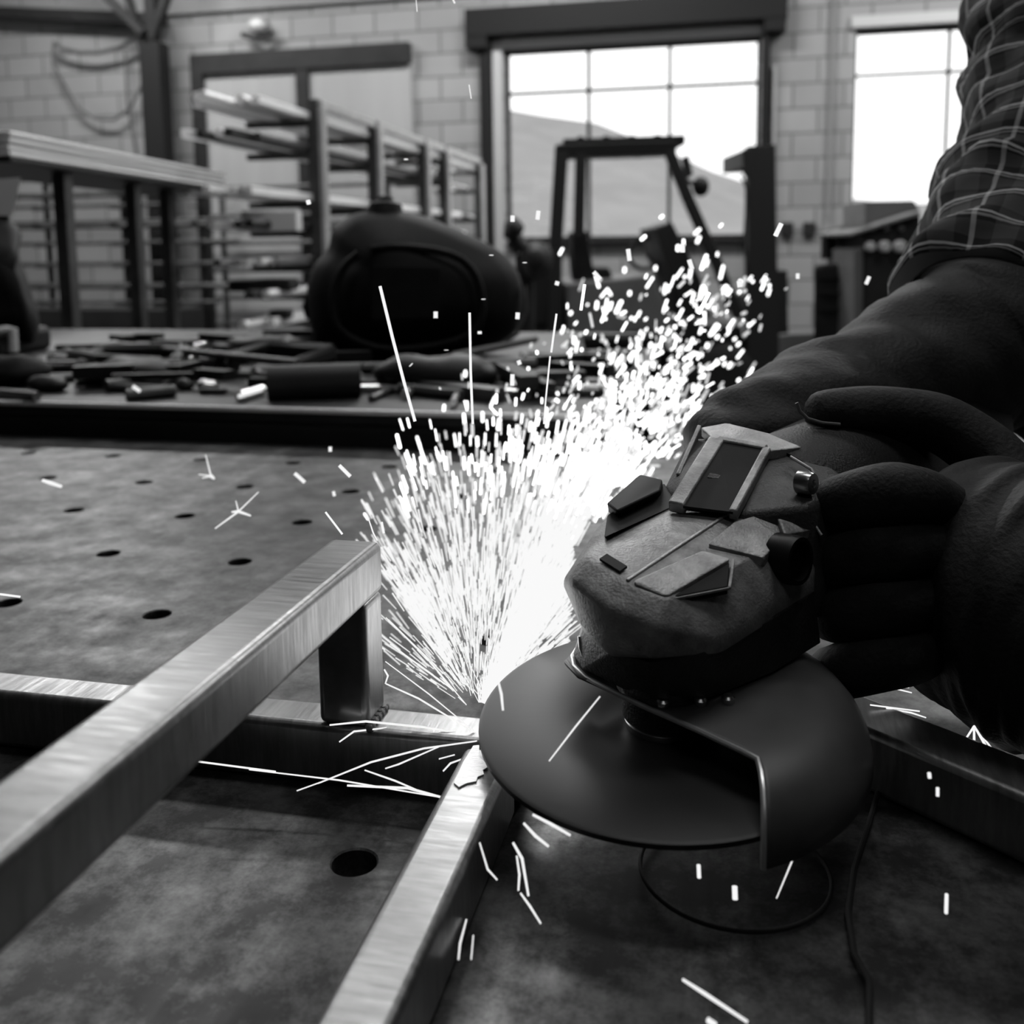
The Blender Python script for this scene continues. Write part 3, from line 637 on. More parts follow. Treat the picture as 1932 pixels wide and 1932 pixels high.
MB().lathe(V(727, 396, 1.60), UP, [(.001, -.01), (.030, -.01), (.026, .008), (.014, .014), (.012, .020), (.001, .022)], 24).build('adjusting_knob', 'rubber', he, smooth=True, angle=40)
MB().tube([V(990, 540, 1.58), V(993, 585, 1.57), V(975, 630, 1.56), (V(935, 655, 1.55)), V(900, 664, 1.55), V(860, 672, 1.55)], .0035, 8).build('rim_highlight', 'bar_dull', he, smooth=True)  # grey tube drawing the rim highlight at the shell's lower right
MB().tube([V(583, 560, 1.60), V(577, 580, 1.60), V(584, 600, 1.60)], .006, 8).build('hinge_stud', 'plastic', he, smooth=True)

def single(mb, name, m, label, cat, group=None, **k):
    o = mb.build(name, m, **k); return tag(o, label, cat, group)
def rod(name, m, a, b_, r, lift, label, cat='metal scrap', n=10, smooth=True):
    """round bar lying between two pixels of the second table's surface"""
    p = at_z(a[0], a[1], T2Z+lift); q = at_z(b_[0], b_[1], T2Z+lift)
    return single(MB().tube([p, q], r, n), name, m, label, cat, smooth=smooth, angle=40)
rod('steel_rod', 'bar_dull', (222, 651), (562, 685), .0055, .030, 'long thin steel rod lying across the scrap heap at a slant', 'rod')
rod('steel_rod', 'bar_bright', (452, 748), (494, 736), .0065, .006, 'short bright round rod near the front edge of the second table', 'rod')
rod('steel_rod', 'bar_bright', (428, 683), (474, 684), .0055, .012, 'short bright rod under the long slanted rod', 'rod')
rod('pipe', 'bar_dull', (200, 728), (300, 717), .008, .008, 'dull pipe offcut left of the short bright rod', 'pipe')
rod('pipe', 'bar_dull', (238, 745), (330, 737), .007, .007, 'thin pipe offcut lying nearest the edge rail', 'pipe')
rod('pipe', 'steel_dark', (505, 722), (680, 716), .020, .020, 'thick dark pipe lying below the helmet', 'pipe')
rod('pipe', 'table2', (820, 700), (1010, 693), .013, .013, 'grey pipe right of the helmet behind the sparks', 'pipe')
rod('pipe', 'table2', (1040, 688), (1190, 681), .011, .011, 'grey pipe at the right end of the scrap row', 'pipe')
rod('steel_rod', 'bar_dull', (478, 700), (540, 694), .006, .008, 'dull rod stub between pipe and helmet', 'rod')
rod('steel_rod', 'bar_dull', (350, 680), (395, 683), .006, .010, 'rod stub left of the bright ones in the heap', 'rod')
rod('steel_rod', 'bar_bright', (855, 760), (865, 738), .004, .006, 'tiny bright pin standing out right of the helmet', 'rod')
rod('steel_rod', 'bar_dull', (700, 752), (820, 700), .004, .004, 'thin wire like rod running towards the helmet', 'rod')
rod('steel_rod', 'bar_bright', (960, 735), (1030, 730), .005, .006, 'short bright rod behind the left sparks', 'rod')
rod('steel_rod', 'bar_dull', (0, 742), (70, 748), .006, .006, 'rod end at the left edge of the photo', 'rod')
def clamp(loc, ang, s, label, m='steel_dark', frame='steel_black'):
    """G clamp: C frame, screw, tommy bar, pad"""
    o = empty('g_clamp', loc, label, 'clamp', None); X = Vector((math.cos(ang), math.sin(ang), 0)); Y = Vector((-math.sin(ang), math.cos(ang), .15)); L_ = Vector(loc) + Vector((0, 0, .014*s/.1))
    MB().tube([L_+X*s*.9+Y*0, L_+X*s+Y*s*.05, L_+X*s+Y*s*.7, L_+X*s*.9+Y*s*.8, L_+Y*s*.8, L_-X*s*.1+Y*s*.7, L_-X*s*.1+Y*s*.05, L_], s*.10, 8).build('clamp_frame', frame, o, smooth=True)
    MB().tube([L_+X*s*.15+Y*0, L_-X*s*.75], s*.055, 10).build('screw', m, o, smooth=True)
    MB().tube([L_-X*s*.75-Y*s*.25, L_-X*s*.75+Y*s*.25], s*.03, 8).build('tommy_bar', 'bar_bright', o, smooth=True)
    MB().lathe(L_+X*s*.15, X, [(.001, 0), (s*.10, 0), (s*.10, s*.05), (.001, s*.05)], 16).build('pad', m, o, smooth=True, angle=40)
    return o
clamp(at_z(170, 715, T2Z), .3, .11, 'dark G clamp at the left of the scrap heap')
clamp(at_z(300, 705, T2Z), 2.6, .10, 'dark G clamp lying in the middle of the heap')
clamp(at_z(420, 712, T2Z), -.4, .12, 'dark G clamp under the long rod')
clamp(at_z(590, 690, T2Z), .9, .10, 'dark G clamp at the left foot of the helmet')
clamp(at_z(1110, 700, T2Z), .2, .12, 'dark G clamp behind the spark jet')
def lump(loc, r, seed, m, name, label, sc_=(1, 1, .6)):
    mb = MB(); mb.sphere(Vector(loc)+Vector((0, 0, r*sc_[2]*.85)), r, 10, sc_)
    for v in mb.bm.verts:
        v.co += (v.co-Vector(loc)).normalized()*r*.35*noise.noise(v.co*(.9/r)+Vector((seed, 0, 0)))
    return single(mb, name, m, label, 'metal scrap', smooth=True, angle=180)
lump(at_z(140, 690, T2Z), .022, 1, 'bar_dull', 'metal_offcut', 'pale rounded offcut at the far left of the heap')
lump(at_z(208, 683, T2Z), .026, 2, 'bar_dull', 'metal_offcut', 'pale rounded offcut behind the left clamp')
lump(at_z(25, 726, T2Z), .034, 3, 'rubber', 'metal_offcut', 'black lump at the left edge of the photo', (1.5, 1, .6))
lump(at_z(395, 738, T2Z), .013, 4, 'bar_bright', 'metal_offcut', 'small shiny nut between the bright rods')
lump(at_z(350, 735, T2Z), .012, 5, 'bar_dull', 'metal_offcut', 'small dull nut left of the shiny one')
lump(at_z(728, 703, T2Z), .012, 6, 'bar_bright', 'metal_offcut', 'small shiny bolt head below the middle of the helmet')
lump(at_z(655, 712, T2Z), .013, 7, 'bar_dull', 'metal_offcut', 'small dull bolt head below the left half of the helmet')
lump(at_z(885, 745, T2Z), .012, 8, 'bar_bright', 'metal_offcut', 'shiny crumb right of the thick dark pipe')
lump(at_z(960, 725, T2Z), .011, 9, 'bar_bright', 'metal_offcut', 'shiny crumb behind the tall straight spark')
lump(at_z(500, 668, T2Z), .03, 10, 'steel_dark', 'metal_offcut', 'dark block at the back of the heap beside the helmet', (2.2, 1, .6))
lump(at_z(820, 735, T2Z), .05, 11, 'steel_black', 'metal_offcut', 'large dark lump of scrap between the helmet and the edge rail', (1.6, .8, .5))
lump(at_z(255, 722, T2Z), .035, 12, 'steel_black', 'metal_offcut', 'dark lump beside the pipe offcuts', (1.8, .8, .5))
lump(at_z(95, 738, T2Z), .018, 13, 'steel_dark', 'metal_offcut', 'dark crumb left of the pipe offcuts', (1.6, 1, .6))
rod('steel_rod', 'table2', (850, 672), (1010, 640), .006, .022, 'grey rod leading up and right from under the helmet', 'rod')

crng = random.Random(21)
for q_ in range(96):
    x_ = crng.uniform(130, 1210); y_ = crng.uniform(652, 748) if x_ < 560 else crng.uniform(690, 752)
    p = at_z(x_, y_, T2Z); a_ = crng.uniform(-.5, .5) + (PI/2 if crng.random() < .2 else 0); ln = crng.uniform(.03, .16); hh = crng.uniform(.005, .016)
    dv = Vector((math.cos(a_), math.sin(a_), 0))*ln/2; z_ = Vector((0, 0, hh/2 + .0005 + (.012 if q_ % 4 == 0 else 0)))
    mb = MB(); mb.tube([p-dv+z_, p+dv+z_], hh/2, 8) if q_ % 2 else mb.bar(p-dv+z_, p+dv+z_, hh*1.6, hh)
    o = mb.build('steel_offcut', ['steel_black', 'table2', 'steel_dark', 'bar_dull', 'steel_black', 'bar_grey', 'bar_dull', 'bar_bright'][q_ % 8], smooth=bool(q_ % 2))
    tag(o, 'small steel offcut lying among the scrap on the second table', 'metal scrap', 'small offcuts on the second table')

# ================================================================ LONG STOCK ON THE STAND AT THE LEFT
def P(px, py, d): return V(px, py, d)
SA = V(20, 305, 2.75); SB = V(425, 350, 4.35); SB.z = SA.z = (SA.z+SB.z)/2
ax = (SB-SA).normalized(); sd_ = ax.cross(Vector((0, 0, 1))).normalized(); SA2 = SA - ax*1.2
st = empty('stock_stand', Vector((SA.x, SA.y, 0)), 'dark steel stand with thin posts carrying a bundle of bright bars', 'stand')
perp = Vector((-ax.y, ax.x, 0)); perp = perp if perp.dot(FW) > 0 else -perp
v = ray(250, 359); far = CAM + v*((SA.z-CAM.z)/v.z); SW = abs((far-SA).dot(perp)); SA2 = SA.copy()
MB().obox(SA2 + perp*SW/2 - Vector((0, 0, .008)), SB + perp*SW/2 - ax*.05 - Vector((0, 0, .008)), perp, (0, 0, 1), SW, .015).build('shelf_plate', 'steel_black', st, bevel=.003)
for px_, d_ in ((118, 3.15), (250, 3.7), (313, 4.1)):
    t_ = V(px_, 350, d_); MB().box((t_.x-.022, t_.y-.022, 0), (t_.x+.022, t_.y+.022, SA.z-.017)).build('post', 'rack', st, bevel=.003)
for k in range(4):
    o_ = perp*(SW/2 + .004*math.sin(k*1.7)) + Vector((0, 0, .0075 + .0180*k)); single(MB().obox(SA + ax*.012*math.sin(k*3.1) + o_, SB + ax*(.03*math.sin(k*2.3)) + o_, perp, (0, 0, 1), SW, .0118), 'steel_sheet', 'sheet_pale',
           '%s pale board of the stack on the dark stand' % ['lowest', 'second lowest', 'second highest', 'topmost'][k], 'board', 'boards stacked on the stand', bevel=.003, seg=2)

# ================================================================ CANTILEVER RACK WITH BAR STOCK
rk = empty('bar_rack', Vector((V(592, 400, 4.9).x, V(592, 400, 4.9).y, 0)), 'pale steel cantilever rack receding behind the helmet', 'rack')
A0 = V(592, 188, 4.7); ZR = A0.z
posts = [A0]
for px_, py_ in ((706, 228), (795, 262), (835, 276), (905, 300)):
    v = ray(px_, py_); posts.append(CAM + v*((ZR-CAM.z)/v.z) if abs(v.z) > 1e-6 else V(px_, py_, 6))
B0 = posts[3]; rd = (B0-A0); rd.z = 0; rd.normalize(); rs_ = rd.cross(Vector((0, 0, 1)))
posts = [A0 + rd*((p-A0).dot(rd)) for p in posts]
for p in posts:
    MB().box((p.x-.028, p.y-.028, 0), (p.x+.028, p.y+.028, ZR)).build('post', 'rack', rk, bevel=.004)
for p in posts: MB().box((p.x+.0285, p.y-.03, .3), (p.x+.050, p.y+.03, ZR-.045)).build('post_lit_side', 'rack_pale', rk, bevel=.003)  # pale strips paint the window light on the posts' right side
for p, q in zip(posts, posts[1:]): MB().obox(p+Vector((0, 0, -.02)), q+Vector((0, 0, -.02)), rs_, (0, 0, 1), .05, .04).build('top_rail', 'rack_pale', rk, bevel=.004)
levels = [V(592, y, 4.7).z for y in (232, 292, 385, 440, 505, 560, 610)]
for z in levels:
    for p in posts: MB().obox(Vector((p.x, p.y, z)) - rs_*.02, Vector((p.x, p.y, z)) + rs_*-.34, rd, (0, 0, 1), .035, .03).build('arm', 'rack', rk)
rng = random.Random(4)
mats = ['sheet_pale', 'bar_dull', 'sheet_pale', 'steel_dark', 'bar_bright', 'sheet_pale']
ords = ['topmost', 'second', 'third', 'fourth', 'fifth', 'sixth', 'lowest']
for li, z in enumerate(levels):
    nb = [7, 6, 6, 5, 4, 3, 3][li]
    for k in range(nb):
        off = -.03 - .045*k; s0 = -(.50 if li < 3 else .42) - rng.random()*.28; s1 = posts[-1].__sub__(A0).dot(rd) + .3 - rng.random()*1.2
        a = Vector((A0.x, A0.y, z+.033)) + rs_*off + rd*s0; b_ = Vector((A0.x, A0.y, z+.033)) + rs_*off + rd*s1; m = mats[(k*2+li) % 6]
        mb = MB(); mb.obox(a, b_, rs_, (0, 0, 1), .036, .034) if (k+li) % 2 == 0 else mb.tube([a, b_], .018, 10)
        o = mb.build('stock_bar', m, smooth=(k+li) % 2 == 1, bevel=0 if (k+li) % 2 else .003)
        tag(o, '%s bar on the %s rack shelf, %s bar out from the posts' % ('square' if (k+li) % 2 == 0 else 'round', ords[li], ['first', 'second', 'third', 'fourth', 'fifth', 'sixth', 'seventh'][k]), 'bar', 'bars on the cantilever rack')

# rack of thin rods along the back wall at the left
wr = empty('wall_rack', (-6.0, 8.3, 0), 'low dark wall rack left of the steel column', 'rack')
wz = [at_y(200, y, 8.2).z for y in (366, 388, 418, 426, 458, 498, 540, 570)]
for x in (-7.3, -6.3, -5.5, -4.7): MB().box((x-.02, 8.30, 0), (x+.02, 8.34, 1.75)).build('post', 'steel_dark', wr)
for z in wz:
    for x in (-7.3, -6.3, -5.5, -4.7): MB().box((x-.012, 8.12, z-.032), (x+.012, 8.299, z-.020)).build('peg', 'steel_dark', wr)
lens_ = [(-7.5, -4.5), (-7.4, -4.9), (-7.5, -4.4), (-6.9, -4.6), (-7.5, -4.3), (-7.45, -4.4), (-7.2, -4.35), (-7.4, -4.5)]
for i, z in enumerate(wz):
    single(MB().tube([(lens_[i][0], 8.20, z), (lens_[i][1], 8.20, z)], .018 if i % 3 else .027, 10), 'steel_rod', 'bar_grey', '%s long rod lying on the wall rack at the left' % ['highest', 'second highest', 'third highest', 'fourth highest', 'fourth lowest', 'third lowest', 'second lowest', 'lowest'][i], 'rod', 'rods on the wall rack', smooth=True)
for i in range(6):
    z = wz[i] if i < 5 else .45
    single(MB().tube([(-4.75, 8.55, .42+.25*i), (-2.95, 8.55, .42+.25*i)], .02, 10), 'steel_rod', 'bar_grey', '%s rod of those in front of the pale door' % ['lowest', 'second lowest', 'third lowest', 'third highest', 'second highest', 'highest'][i], 'rod', 'rods in front of the door', smooth=True)
rh = empty('rod_holder', (-3.9, 8.6, 0), 'dark upright rod holder in front of the pale door', 'rack')
for x in (-4.66, -3.05):
    MB().box((x-.02, 8.58, 0), (x+.02, 8.62, 1.75)).build('post', 'bar_grey', rh)
    MB().box((x-.012, 8.50, .395), (x+.012, 8.58, .40)).build('peg', 'bar_grey', rh)
single(MB().box((-7.4, 7.6, 0), (-4.55, 8.0, .62)), 'shadow_crate', 'steel_dark', 'long dark crate enlarged to fill in the shadow under the wall rack', 'crate', bevel=.01)  # crate made longer and taller to supply the shadow below the rods

# boxes on the rack: white carton, dark bundles
def boxat(name, m, x0, y0, x1, y1, d, depth, label, cat, bev=.004):
    a = V(x0, y0, d); b_ = V(x1, y1, d); w_ = (b_-a); ww = abs(w_.dot(RT)); c = V((x0+x1)/2, y1, d)
    hh = (V((x0+x1)/2, y0, d)-c).z; f_ = Vector((FW.x, FW.y, 0)).normalized(); r_ = Vector((RT.x, RT.y, 0)).normalized()
    c2 = c + f_*depth/2; c2.z = c.z + hh/2
    return single(MB().obox(c2 - r_*ww/2, c2 + r_*ww/2, f_, (0, 0, 1), depth, hh), name, m, label, cat, bevel=bev)
boxat('carton', 'white', 455, 398, 560, 436, 4.3, .12, 'white carton lying on the fourth level of the cantilever rack', 'box')
boxat('tool_bag', 'rubber', 430, 527, 548, 550, 4.4, .2, 'flat black bag lying low on the cantilever rack', 'bag', .012)
boxat('tin', 'rubber', 508, 585, 545, 602, 4.4, .1, 'small black tin on the lowest level of the cantilever rack', 'tin')

# ================================================================ HANGING CABLE, WALL LAMP, SOCKETS
cv = [at_y(x, y, 8.66) for x, y in ((102, 80), (118, 92), (150, 99), (185, 99), (225, 90), (258, 70), (288, 48))]
single(MB().tube(cv, .022, 8), 'cable', 'hose', 'thick grey cable sagging from the roof beam across the block wall', 'cable', smooth=True)
cv = [at_y(x, y, 8.70) for x, y in ((102, 80), (100, 118), (122, 158), (150, 205), (180, 224), (215, 226), (245, 205), (268, 160), (280, 100), (288, 50))]
single(MB().tube(cv, .014, 8), 'cable', 'hose', 'thin grey cable hanging in a deep loop on the block wall', 'cable', smooth=True)
cv = [at_y(x, y, 8.72) for x, y in ((236, 100), (240, 190), (250, 250), (258, 300), (262, 480))]
single(MB().tube(cv, .012, 8), 'cable', 'hose', 'grey cable hanging straight down the wall inside the deep loop', 'cable', smooth=True)
cv = [at_y(x, y, 8.72) for x, y in ((292, 55), (300, 200), (312, 300), (318, 560))]
single(MB().tube(cv, .012, 8), 'cable', 'hose', 'grey cable running down beside the steel column', 'cable', smooth=True)
wl = at_y(485, 48, 8.70); lt2 = empty('wall_lamp', wl, 'small pale bulkhead lamp on the wall above the door', 'lamp')
MB().sphere(wl, .085, 10, (1.2, .6, .8)).build('lamp_glass', 'rack_pale', lt2, smooth=True, angle=180)
MB().tube([wl+Vector((-.15, 0, -.07)), wl+Vector((0, -.03, -.12)), wl+Vector((.15, 0, -.06))], .025, 8).build('lamp_cage', 'steel_dark', lt2, smooth=True)
MB().box(wl+Vector((-.06, .05, -.06)), wl+Vector((.06, .098, .06))).build('back_plate', 'plaster', lt2)
for x, y, s_ in ((1485, 433, 'left'), (1527, 433, 'right')):
    q = at_y(x, y, 8.76); single(MB().box(q-Vector((.05, 0, .06)), q+Vector((.05, .04, .06))), 'wall_socket', 'steel_dark', '%s of the two dark sockets on the wall between the windows' % s_, 'socket', bevel=.01)

# ================================================================ FORKLIFT
FD = 6.4
def fp(x, y, dd=0): return V(x, y, FD+dd)
G0 = fp(1240, 700); fk = empty('forklift', Vector((G0.x, G0.y, 0)), 'dark forklift truck parked in front of the big window, mast to the right', 'forklift')
f_ = Vector((FW.x, FW.y, 0)).normalized(); r_ = Vector((RT.x, RT.y, 0)).normalized(); Wd = .95
def fbar(name, pts, w_, m='steel_black', dep=.06, dd=0):
    mb = MB()
    for a, b_ in zip(pts, pts[1:]): mb.obox(fp(*a, dd), fp(*b_, dd), f_, (fp(*b_, dd)-fp(*a, dd)).cross(f_), dep, w_)
    return mb.build(name, m, fk, bevel=.006)
for dd in (0, Wd):
    fbar('rear_post', [(1060, 275), (1048, 470), (1044, 720)], .085 if dd == 0 else .05, dd=dd)
    fbar('front_post', [(1262, 285), (1300, 380), (1345, 480), (1395, 600)], .07 if dd == 0 else .04, dd=dd)
    fbar('roof_rail', [(1050, 286), (1275, 279)], .085, dd=dd)
fbar('inner_post', [(1096, 290), (1092, 440)], .07)
fbar('roof', [(1056, 284), (1270, 277)], .06, dep=Wd, dd=Wd/2)
for k in range(4): fbar('roof_slat', [(1080+45*k, 281-k), (1092+45*k, 281-k)], .07, dep=Wd, dd=Wd/2)
def slab(name, pts, dd, dep, m='steel_black', bev=.01):
    return MB().hull([fp(x, y, dd) for x, y in pts] + [fp(x, y, dd) + f_*dep for x, y in pts]).build(name, m, fk, bevel=bev)
slab('seat_back', [(1078, 438), (1108, 436), (1122, 520), (1084, 525)], .25, .45, 'rubber', .02)
slab('seat', [(1085, 505), (1150, 505), (1160, 535), (1085, 535)], .25, .45, 'rubber', .02)
slab('engine_cover', [(1000, 470), (1044, 460), (1060, 530), (1062, 620), (985, 620), (975, 560)], .05, Wd-.1, 'steel_black', .03)
slab('body_panel', [(1066, 535), (1235, 520), (1275, 620), (1070, 640)], .02, Wd-.04, 'paint_grey', .02)
slab('chassis', [(990, 620), (1400, 615), (1420, 720), (990, 730)], .05, Wd-.1, 'steel_black', .03)
slab('dashboard', [(1235, 430), (1268, 418), (1320, 520), (1345, 600), (1290, 600), (1262, 500)], .1, Wd-.2, 'steel_black', .015)
MB().tube([fp(1215+32*math.cos(a)*.9, 478+30*math.sin(a), .5+.12*math.cos(a)) for a in [2*PI*k/24 for k in range(25)]], .014, 8).build('steering_wheel', 'rubber', fk, smooth=True)
MB().tube([fp(1222, 480, .5), fp(1262, 545, .5)], .02, 8).build('steering_column', 'paint_grey', fk, smooth=True)
for nm, x, dd in (('mast_channel', 1443, -.02), ('mast_channel', 1443, Wd-.1)):
    slab(nm, [(1412, 275), (1463, 272), (1470, 700), (1412, 700)], dd, .10, 'steel_black', .006)
slab('mast_cross_member', [(1410, 280), (1462, 278), (1462, 310), (1410, 312)], .08, Wd-.2, 'steel_black', .006)
slab('mast_cross_member', [(1412, 560), (1466, 560), (1466, 600), (1412, 600)], .08, Wd-.2, 'steel_black', .006)
slab('fork_carriage', [(1466, 510), (1486, 510), (1488, 690), (1468, 690)], .05, Wd-.1, 'steel_black', .006)
for dd in (.2, Wd-.3): MB().hull([fp(x, y, dd+q) for x, y in ((1480, 700), (1490, 640), (1496, 640), (1497, 712), (1640, 716), (1640, 722), (1480, 724)) for q in (0, .1)]).build('fork', 'steel_black', fk)
for x, y, dd in ((1050, 740, 0), (1050, 740, Wd-.16), (1370, 745, 0), (1370, 745, Wd-.16)):
    c = fp(x, y, dd); c.z = .24; w_ = MB().lathe(c, f_, [(.10, -.0), (.20, -.0), (.24, .03), (.24, .15), (.20, .18), (.10, .18)], 28).build('wheel', 'rubber', fk, smooth=True, angle=40)
    MB().lathe(c, f_, [(.001, .02), (.11, .02), (.11, .16), (.001, .16)], 20).build('hub', 'paint_grey', w_, smooth=True, angle=40)
MB().hull([fp(x, y, q) for x, y in ((1285, 298), (1300, 292), (1308, 330), (1292, 340)) for q in (.05, .17)]).build('work_lamp', 'steel_black', fk, bevel=.01)
MB().sphere(fp(1322, 352, .12), .055, 10, (1, 1, 1.2)).build('work_lamp', 'steel_black', fk, smooth=True, angle=180)
MB().tube([fp(1268, 330, .1), fp(1322, 352, .1)], .015, 8).build('lamp_bracket', 'steel_black', fk, smooth=True)
MB().hull([fp(x, y, q) for x, y in ((1400, 282), (1416, 280), (1416, 332), (1402, 332)) for q in (-.05, .05)]).build('mast_lamp', 'steel_black', fk, bevel=.005)
fbar('hose', [(1398, 330), (1410, 360), (1404, 450), (1412, 560)], .015, dep=.015)

# dark machine between helmet and forklift
mc = empty('drill_press', Vector((V(1000, 640, 5.2).x, V(1000, 640, 5.2).y, 0)), 'dark machine head behind the right end of the helmet', 'machine')
inflate(smooth_outline([(955, 415), (970, 408), (988, 425), (985, 440), (968, 452), (950, 448)]), 5.2, .25).build('motor_cover', 'rubber', mc, smooth=True, angle=180)
inflate(smooth_outline([(985, 470), (1010, 455), (1040, 470), (1038, 510), (1005, 530), (985, 505)]), 5.2, .3).build('head', 'rubber', mc, smooth=True, angle=180)
q = V(990, 480, 5.25); MB().tube([(q.x, q.y, 0), (q.x, q.y, q.z)], .05, 14).build('column', 'steel_dark', mc, smooth=True)
MB().box((q.x-.25, q.y-.2, 0), (q.x+.25, q.y+.2, .05)).build('base', 'steel_dark', mc, bevel=.01)
MB().tube([V(968, 450, 5.2), V(985, 470, 5.2)], .05, 10).build('neck', 'steel_dark', mc, smooth=True)

# ================================================================ WELDER CABINET AND THE THINGS BESIDE IT
WDp = 4.4
wc = empty('welding_machine', Vector((V(1680, 640, WDp).x, V(1680, 640, WDp).y, 0)), 'dark welding machine with a grey lid and three pale round dials under the right window', 'welding machine')
def wp(x, y, dd=0): return V(x, y, WDp+dd)
def wslab(name, pts, dd, dep, m, bev=.008): return MB().hull([wp(x, y, dd) for x, y in pts] + [wp(x, y, dd) + f_*dep for x, y in pts]).build(name, m, wc, bevel=bev)
wslab('cabinet', [(1630, 428), (1736, 404), (1742, 925), (1626, 925)], 0, .5, 'steel_dark')
wslab('lid', [(1602, 440), (1736, 398), (1738, 405), (1604, 446)], -.03, .45, 'paint_lid', .004)
wslab('lid_back', [(1632, 380), (1725, 378), (1736, 396), (1632, 425)], .12, .3, 'paint_lid', .004)
for x, r in ((1645, .020), (1672, .024), (1701, .026)): MB().lathe(wp(x, 465, -.035), f_, [(.001, 0), (r*.8, 0), (r, .008), (r, .034), (.001, .034)], 24).build('dial', 'white', wc, smooth=True, angle=40)
for x in (1648, 1674, 1702): MB().lathe(wp(x, 431, -.02), f_, [(.001, 0), (.010, 0), (.010, .02), (.001, .02)], 16).build('small_knob', 'paint_grey', wc, smooth=True, angle=40)
wslab('side_strip', [(1612, 470), (1628, 468), (1628, 640), (1612, 640)], -.01, .3, 'paint_grey', .003)
bx = empty('wire_feeder', Vector((V(1575, 640, 4.6).x, V(1575, 640, 4.6).y, 0)), 'dark ribbed box unit left of the welding machine', 'machine')
MB().hull([V(x, y, 4.6+q) for x, y in ((1536, 500), (1606, 492), (1606, 905), (1534, 905)) for q in (0, .25)]).build('case', 'steel_dark', bx, bevel=.02)
for y in (520, 550, 580): MB().hull([V(x, y+dy, 4.585+q) for x in (1545, 1602) for dy in (0, 6) for q in (0, .012)]).build('rib', 'rubber', bx, bevel=.002)
z0 = V(1585, 488, 4.75); single(MB().lathe(z0, (0, 0, 1), [(.001, 0), (.035, 0), (.035, .09), (.02, .12), (.014, .15), (.001, .15)], 20), 'spray_bottle', 'paint_lid', 'pale bottle standing on the dark ribbed box', 'bottle', smooth=True, angle=40)
z0 = V(1560, 489, 4.75); single(MB().lathe(z0, (0, 0, 1), [(.001, 0), (.028, 0), (.028, .11), (.001, .11)], 20), 'tin_can', 'steel_dark', 'dark can standing left of the pale bottle', 'can', smooth=True, angle=40)
single(MB().hull([V(x, y, 5.5+q) for x, y in ((1470, 630), (1540, 626), (1540, 900), (1470, 900)) for q in (0, .4)]), 'steel_box', 'paint_grey', 'low grey box beside the forks of the forklift', 'box', bevel=.01)

# things at the left edge of the photo
sg = empty('bench_grinder', V(10, 720, 1.9), 'dark blurred machine with pale arm at the left edge, on the second table', 'machine')
inflate(smooth_outline([(-80, 420), (10, 415), (40, 440), (35, 480), (50, 520), (62, 560), (75, 610), (60, 650), (20, 640), (-80, 650)]), 1.75, .2).build('machine_body', 'rubber', sg, smooth=True, angle=180)
MB().hull([V(x, y, 1.74+q) for x, y in ((-60, 345), (6, 338), (40, 335), (22, 408), (-60, 406)) for q in (0, .05)]).build('pale_shield', 'white', sg, bevel=.004)
MB().hull([V(x, y, 1.76+q) for x, y in ((-60, 400), (18, 400), (18, 425), (-60, 430)) for q in (0, .05)]).build('shield_arm', 'steel_dark', sg, bevel=.004)
MB().tube([V(-10, 628, 1.60), V(12, 623, 1.60), V(24, 622, 1.60), V(26, 664, 1.60)], .0075, 10).build('crank_handle', 'white', sg, smooth=True)
MB().tube([V(-10, 628, 1.60), V(-14, 628, 1.70)], .006, 8).build('crank_pin', 'white', sg, smooth=True)
q = V(0, 640, 1.75); MB().box((q.x-.10, q.y-.08, T2Z), (q.x+.06, q.y+.06, q.z+.02)).build('foot', 'steel_dark', sg, bevel=.01)

# thin black cord on the table by the guard
cv = [at_z(x, y, TZ+.0022) for x, y in ((1676, 1400), (1668, 1445), (1655, 1500), (1638, 1560), (1612, 1640), (1600, 1720), (1612, 1800), (1640, 1850), (1640, 1960))]
single(MB().tube(cv, .0010, 8), 'cord', 'rubber', 'thin black cord lying on the table right of the grinder', 'cord', smooth=True)
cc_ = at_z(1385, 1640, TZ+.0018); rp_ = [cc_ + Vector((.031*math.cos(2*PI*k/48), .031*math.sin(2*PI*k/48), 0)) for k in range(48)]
rg = MB(); rg.rings([[p + ((p-cc_).normalized()*math.cos(2*PI*j/8) + Vector((0, 0, 1))*math.sin(2*PI*j/8))*.0007 for j in range(8)] for p in rp_], closed=True)  # thin dark circle set on the tabletop below the disc
single(rg, 'dark_ring', 'rubber', 'thin dark ring on the table under the grinder disc', 'ring', smooth=True)

# ================================================================ SPARKS
rng = random.Random(11)
O = Vector((-.0905, .3440, .9290))
PXO = (905, 1345)
l = bpy.data.lights.new('spark_glow', 'POINT'); l.energy = P_SPARK; l.shadow_soft_size = .035; lo = bpy.data.objects.new('spark_glow', l); lo.location = V(938, 1170, .425); C.objects.link(lo)
def prism(bm, a, b_, r0, r1, n=5):
    d = b_-a
    if d.length < 1e-6: d = Vector((0, 0, 1e-4))
    d.normalize(); u = d.orthogonal().normalized(); w_ = d.cross(u); A = []; B = []
    for k in range(n):
        q = u*math.cos(2*PI*k/n) + w_*math.sin(2*PI*k/n); A.append(bm.verts.new(a+q*r0)); B.append(bm.verts.new(b_+q*r1))
    for k in range(n): bm.faces.new((A[k], A[(k+1) % n], B[(k+1) % n], B[k]))
    bm.faces.new(A[::-1]); bm.faces.new(B)
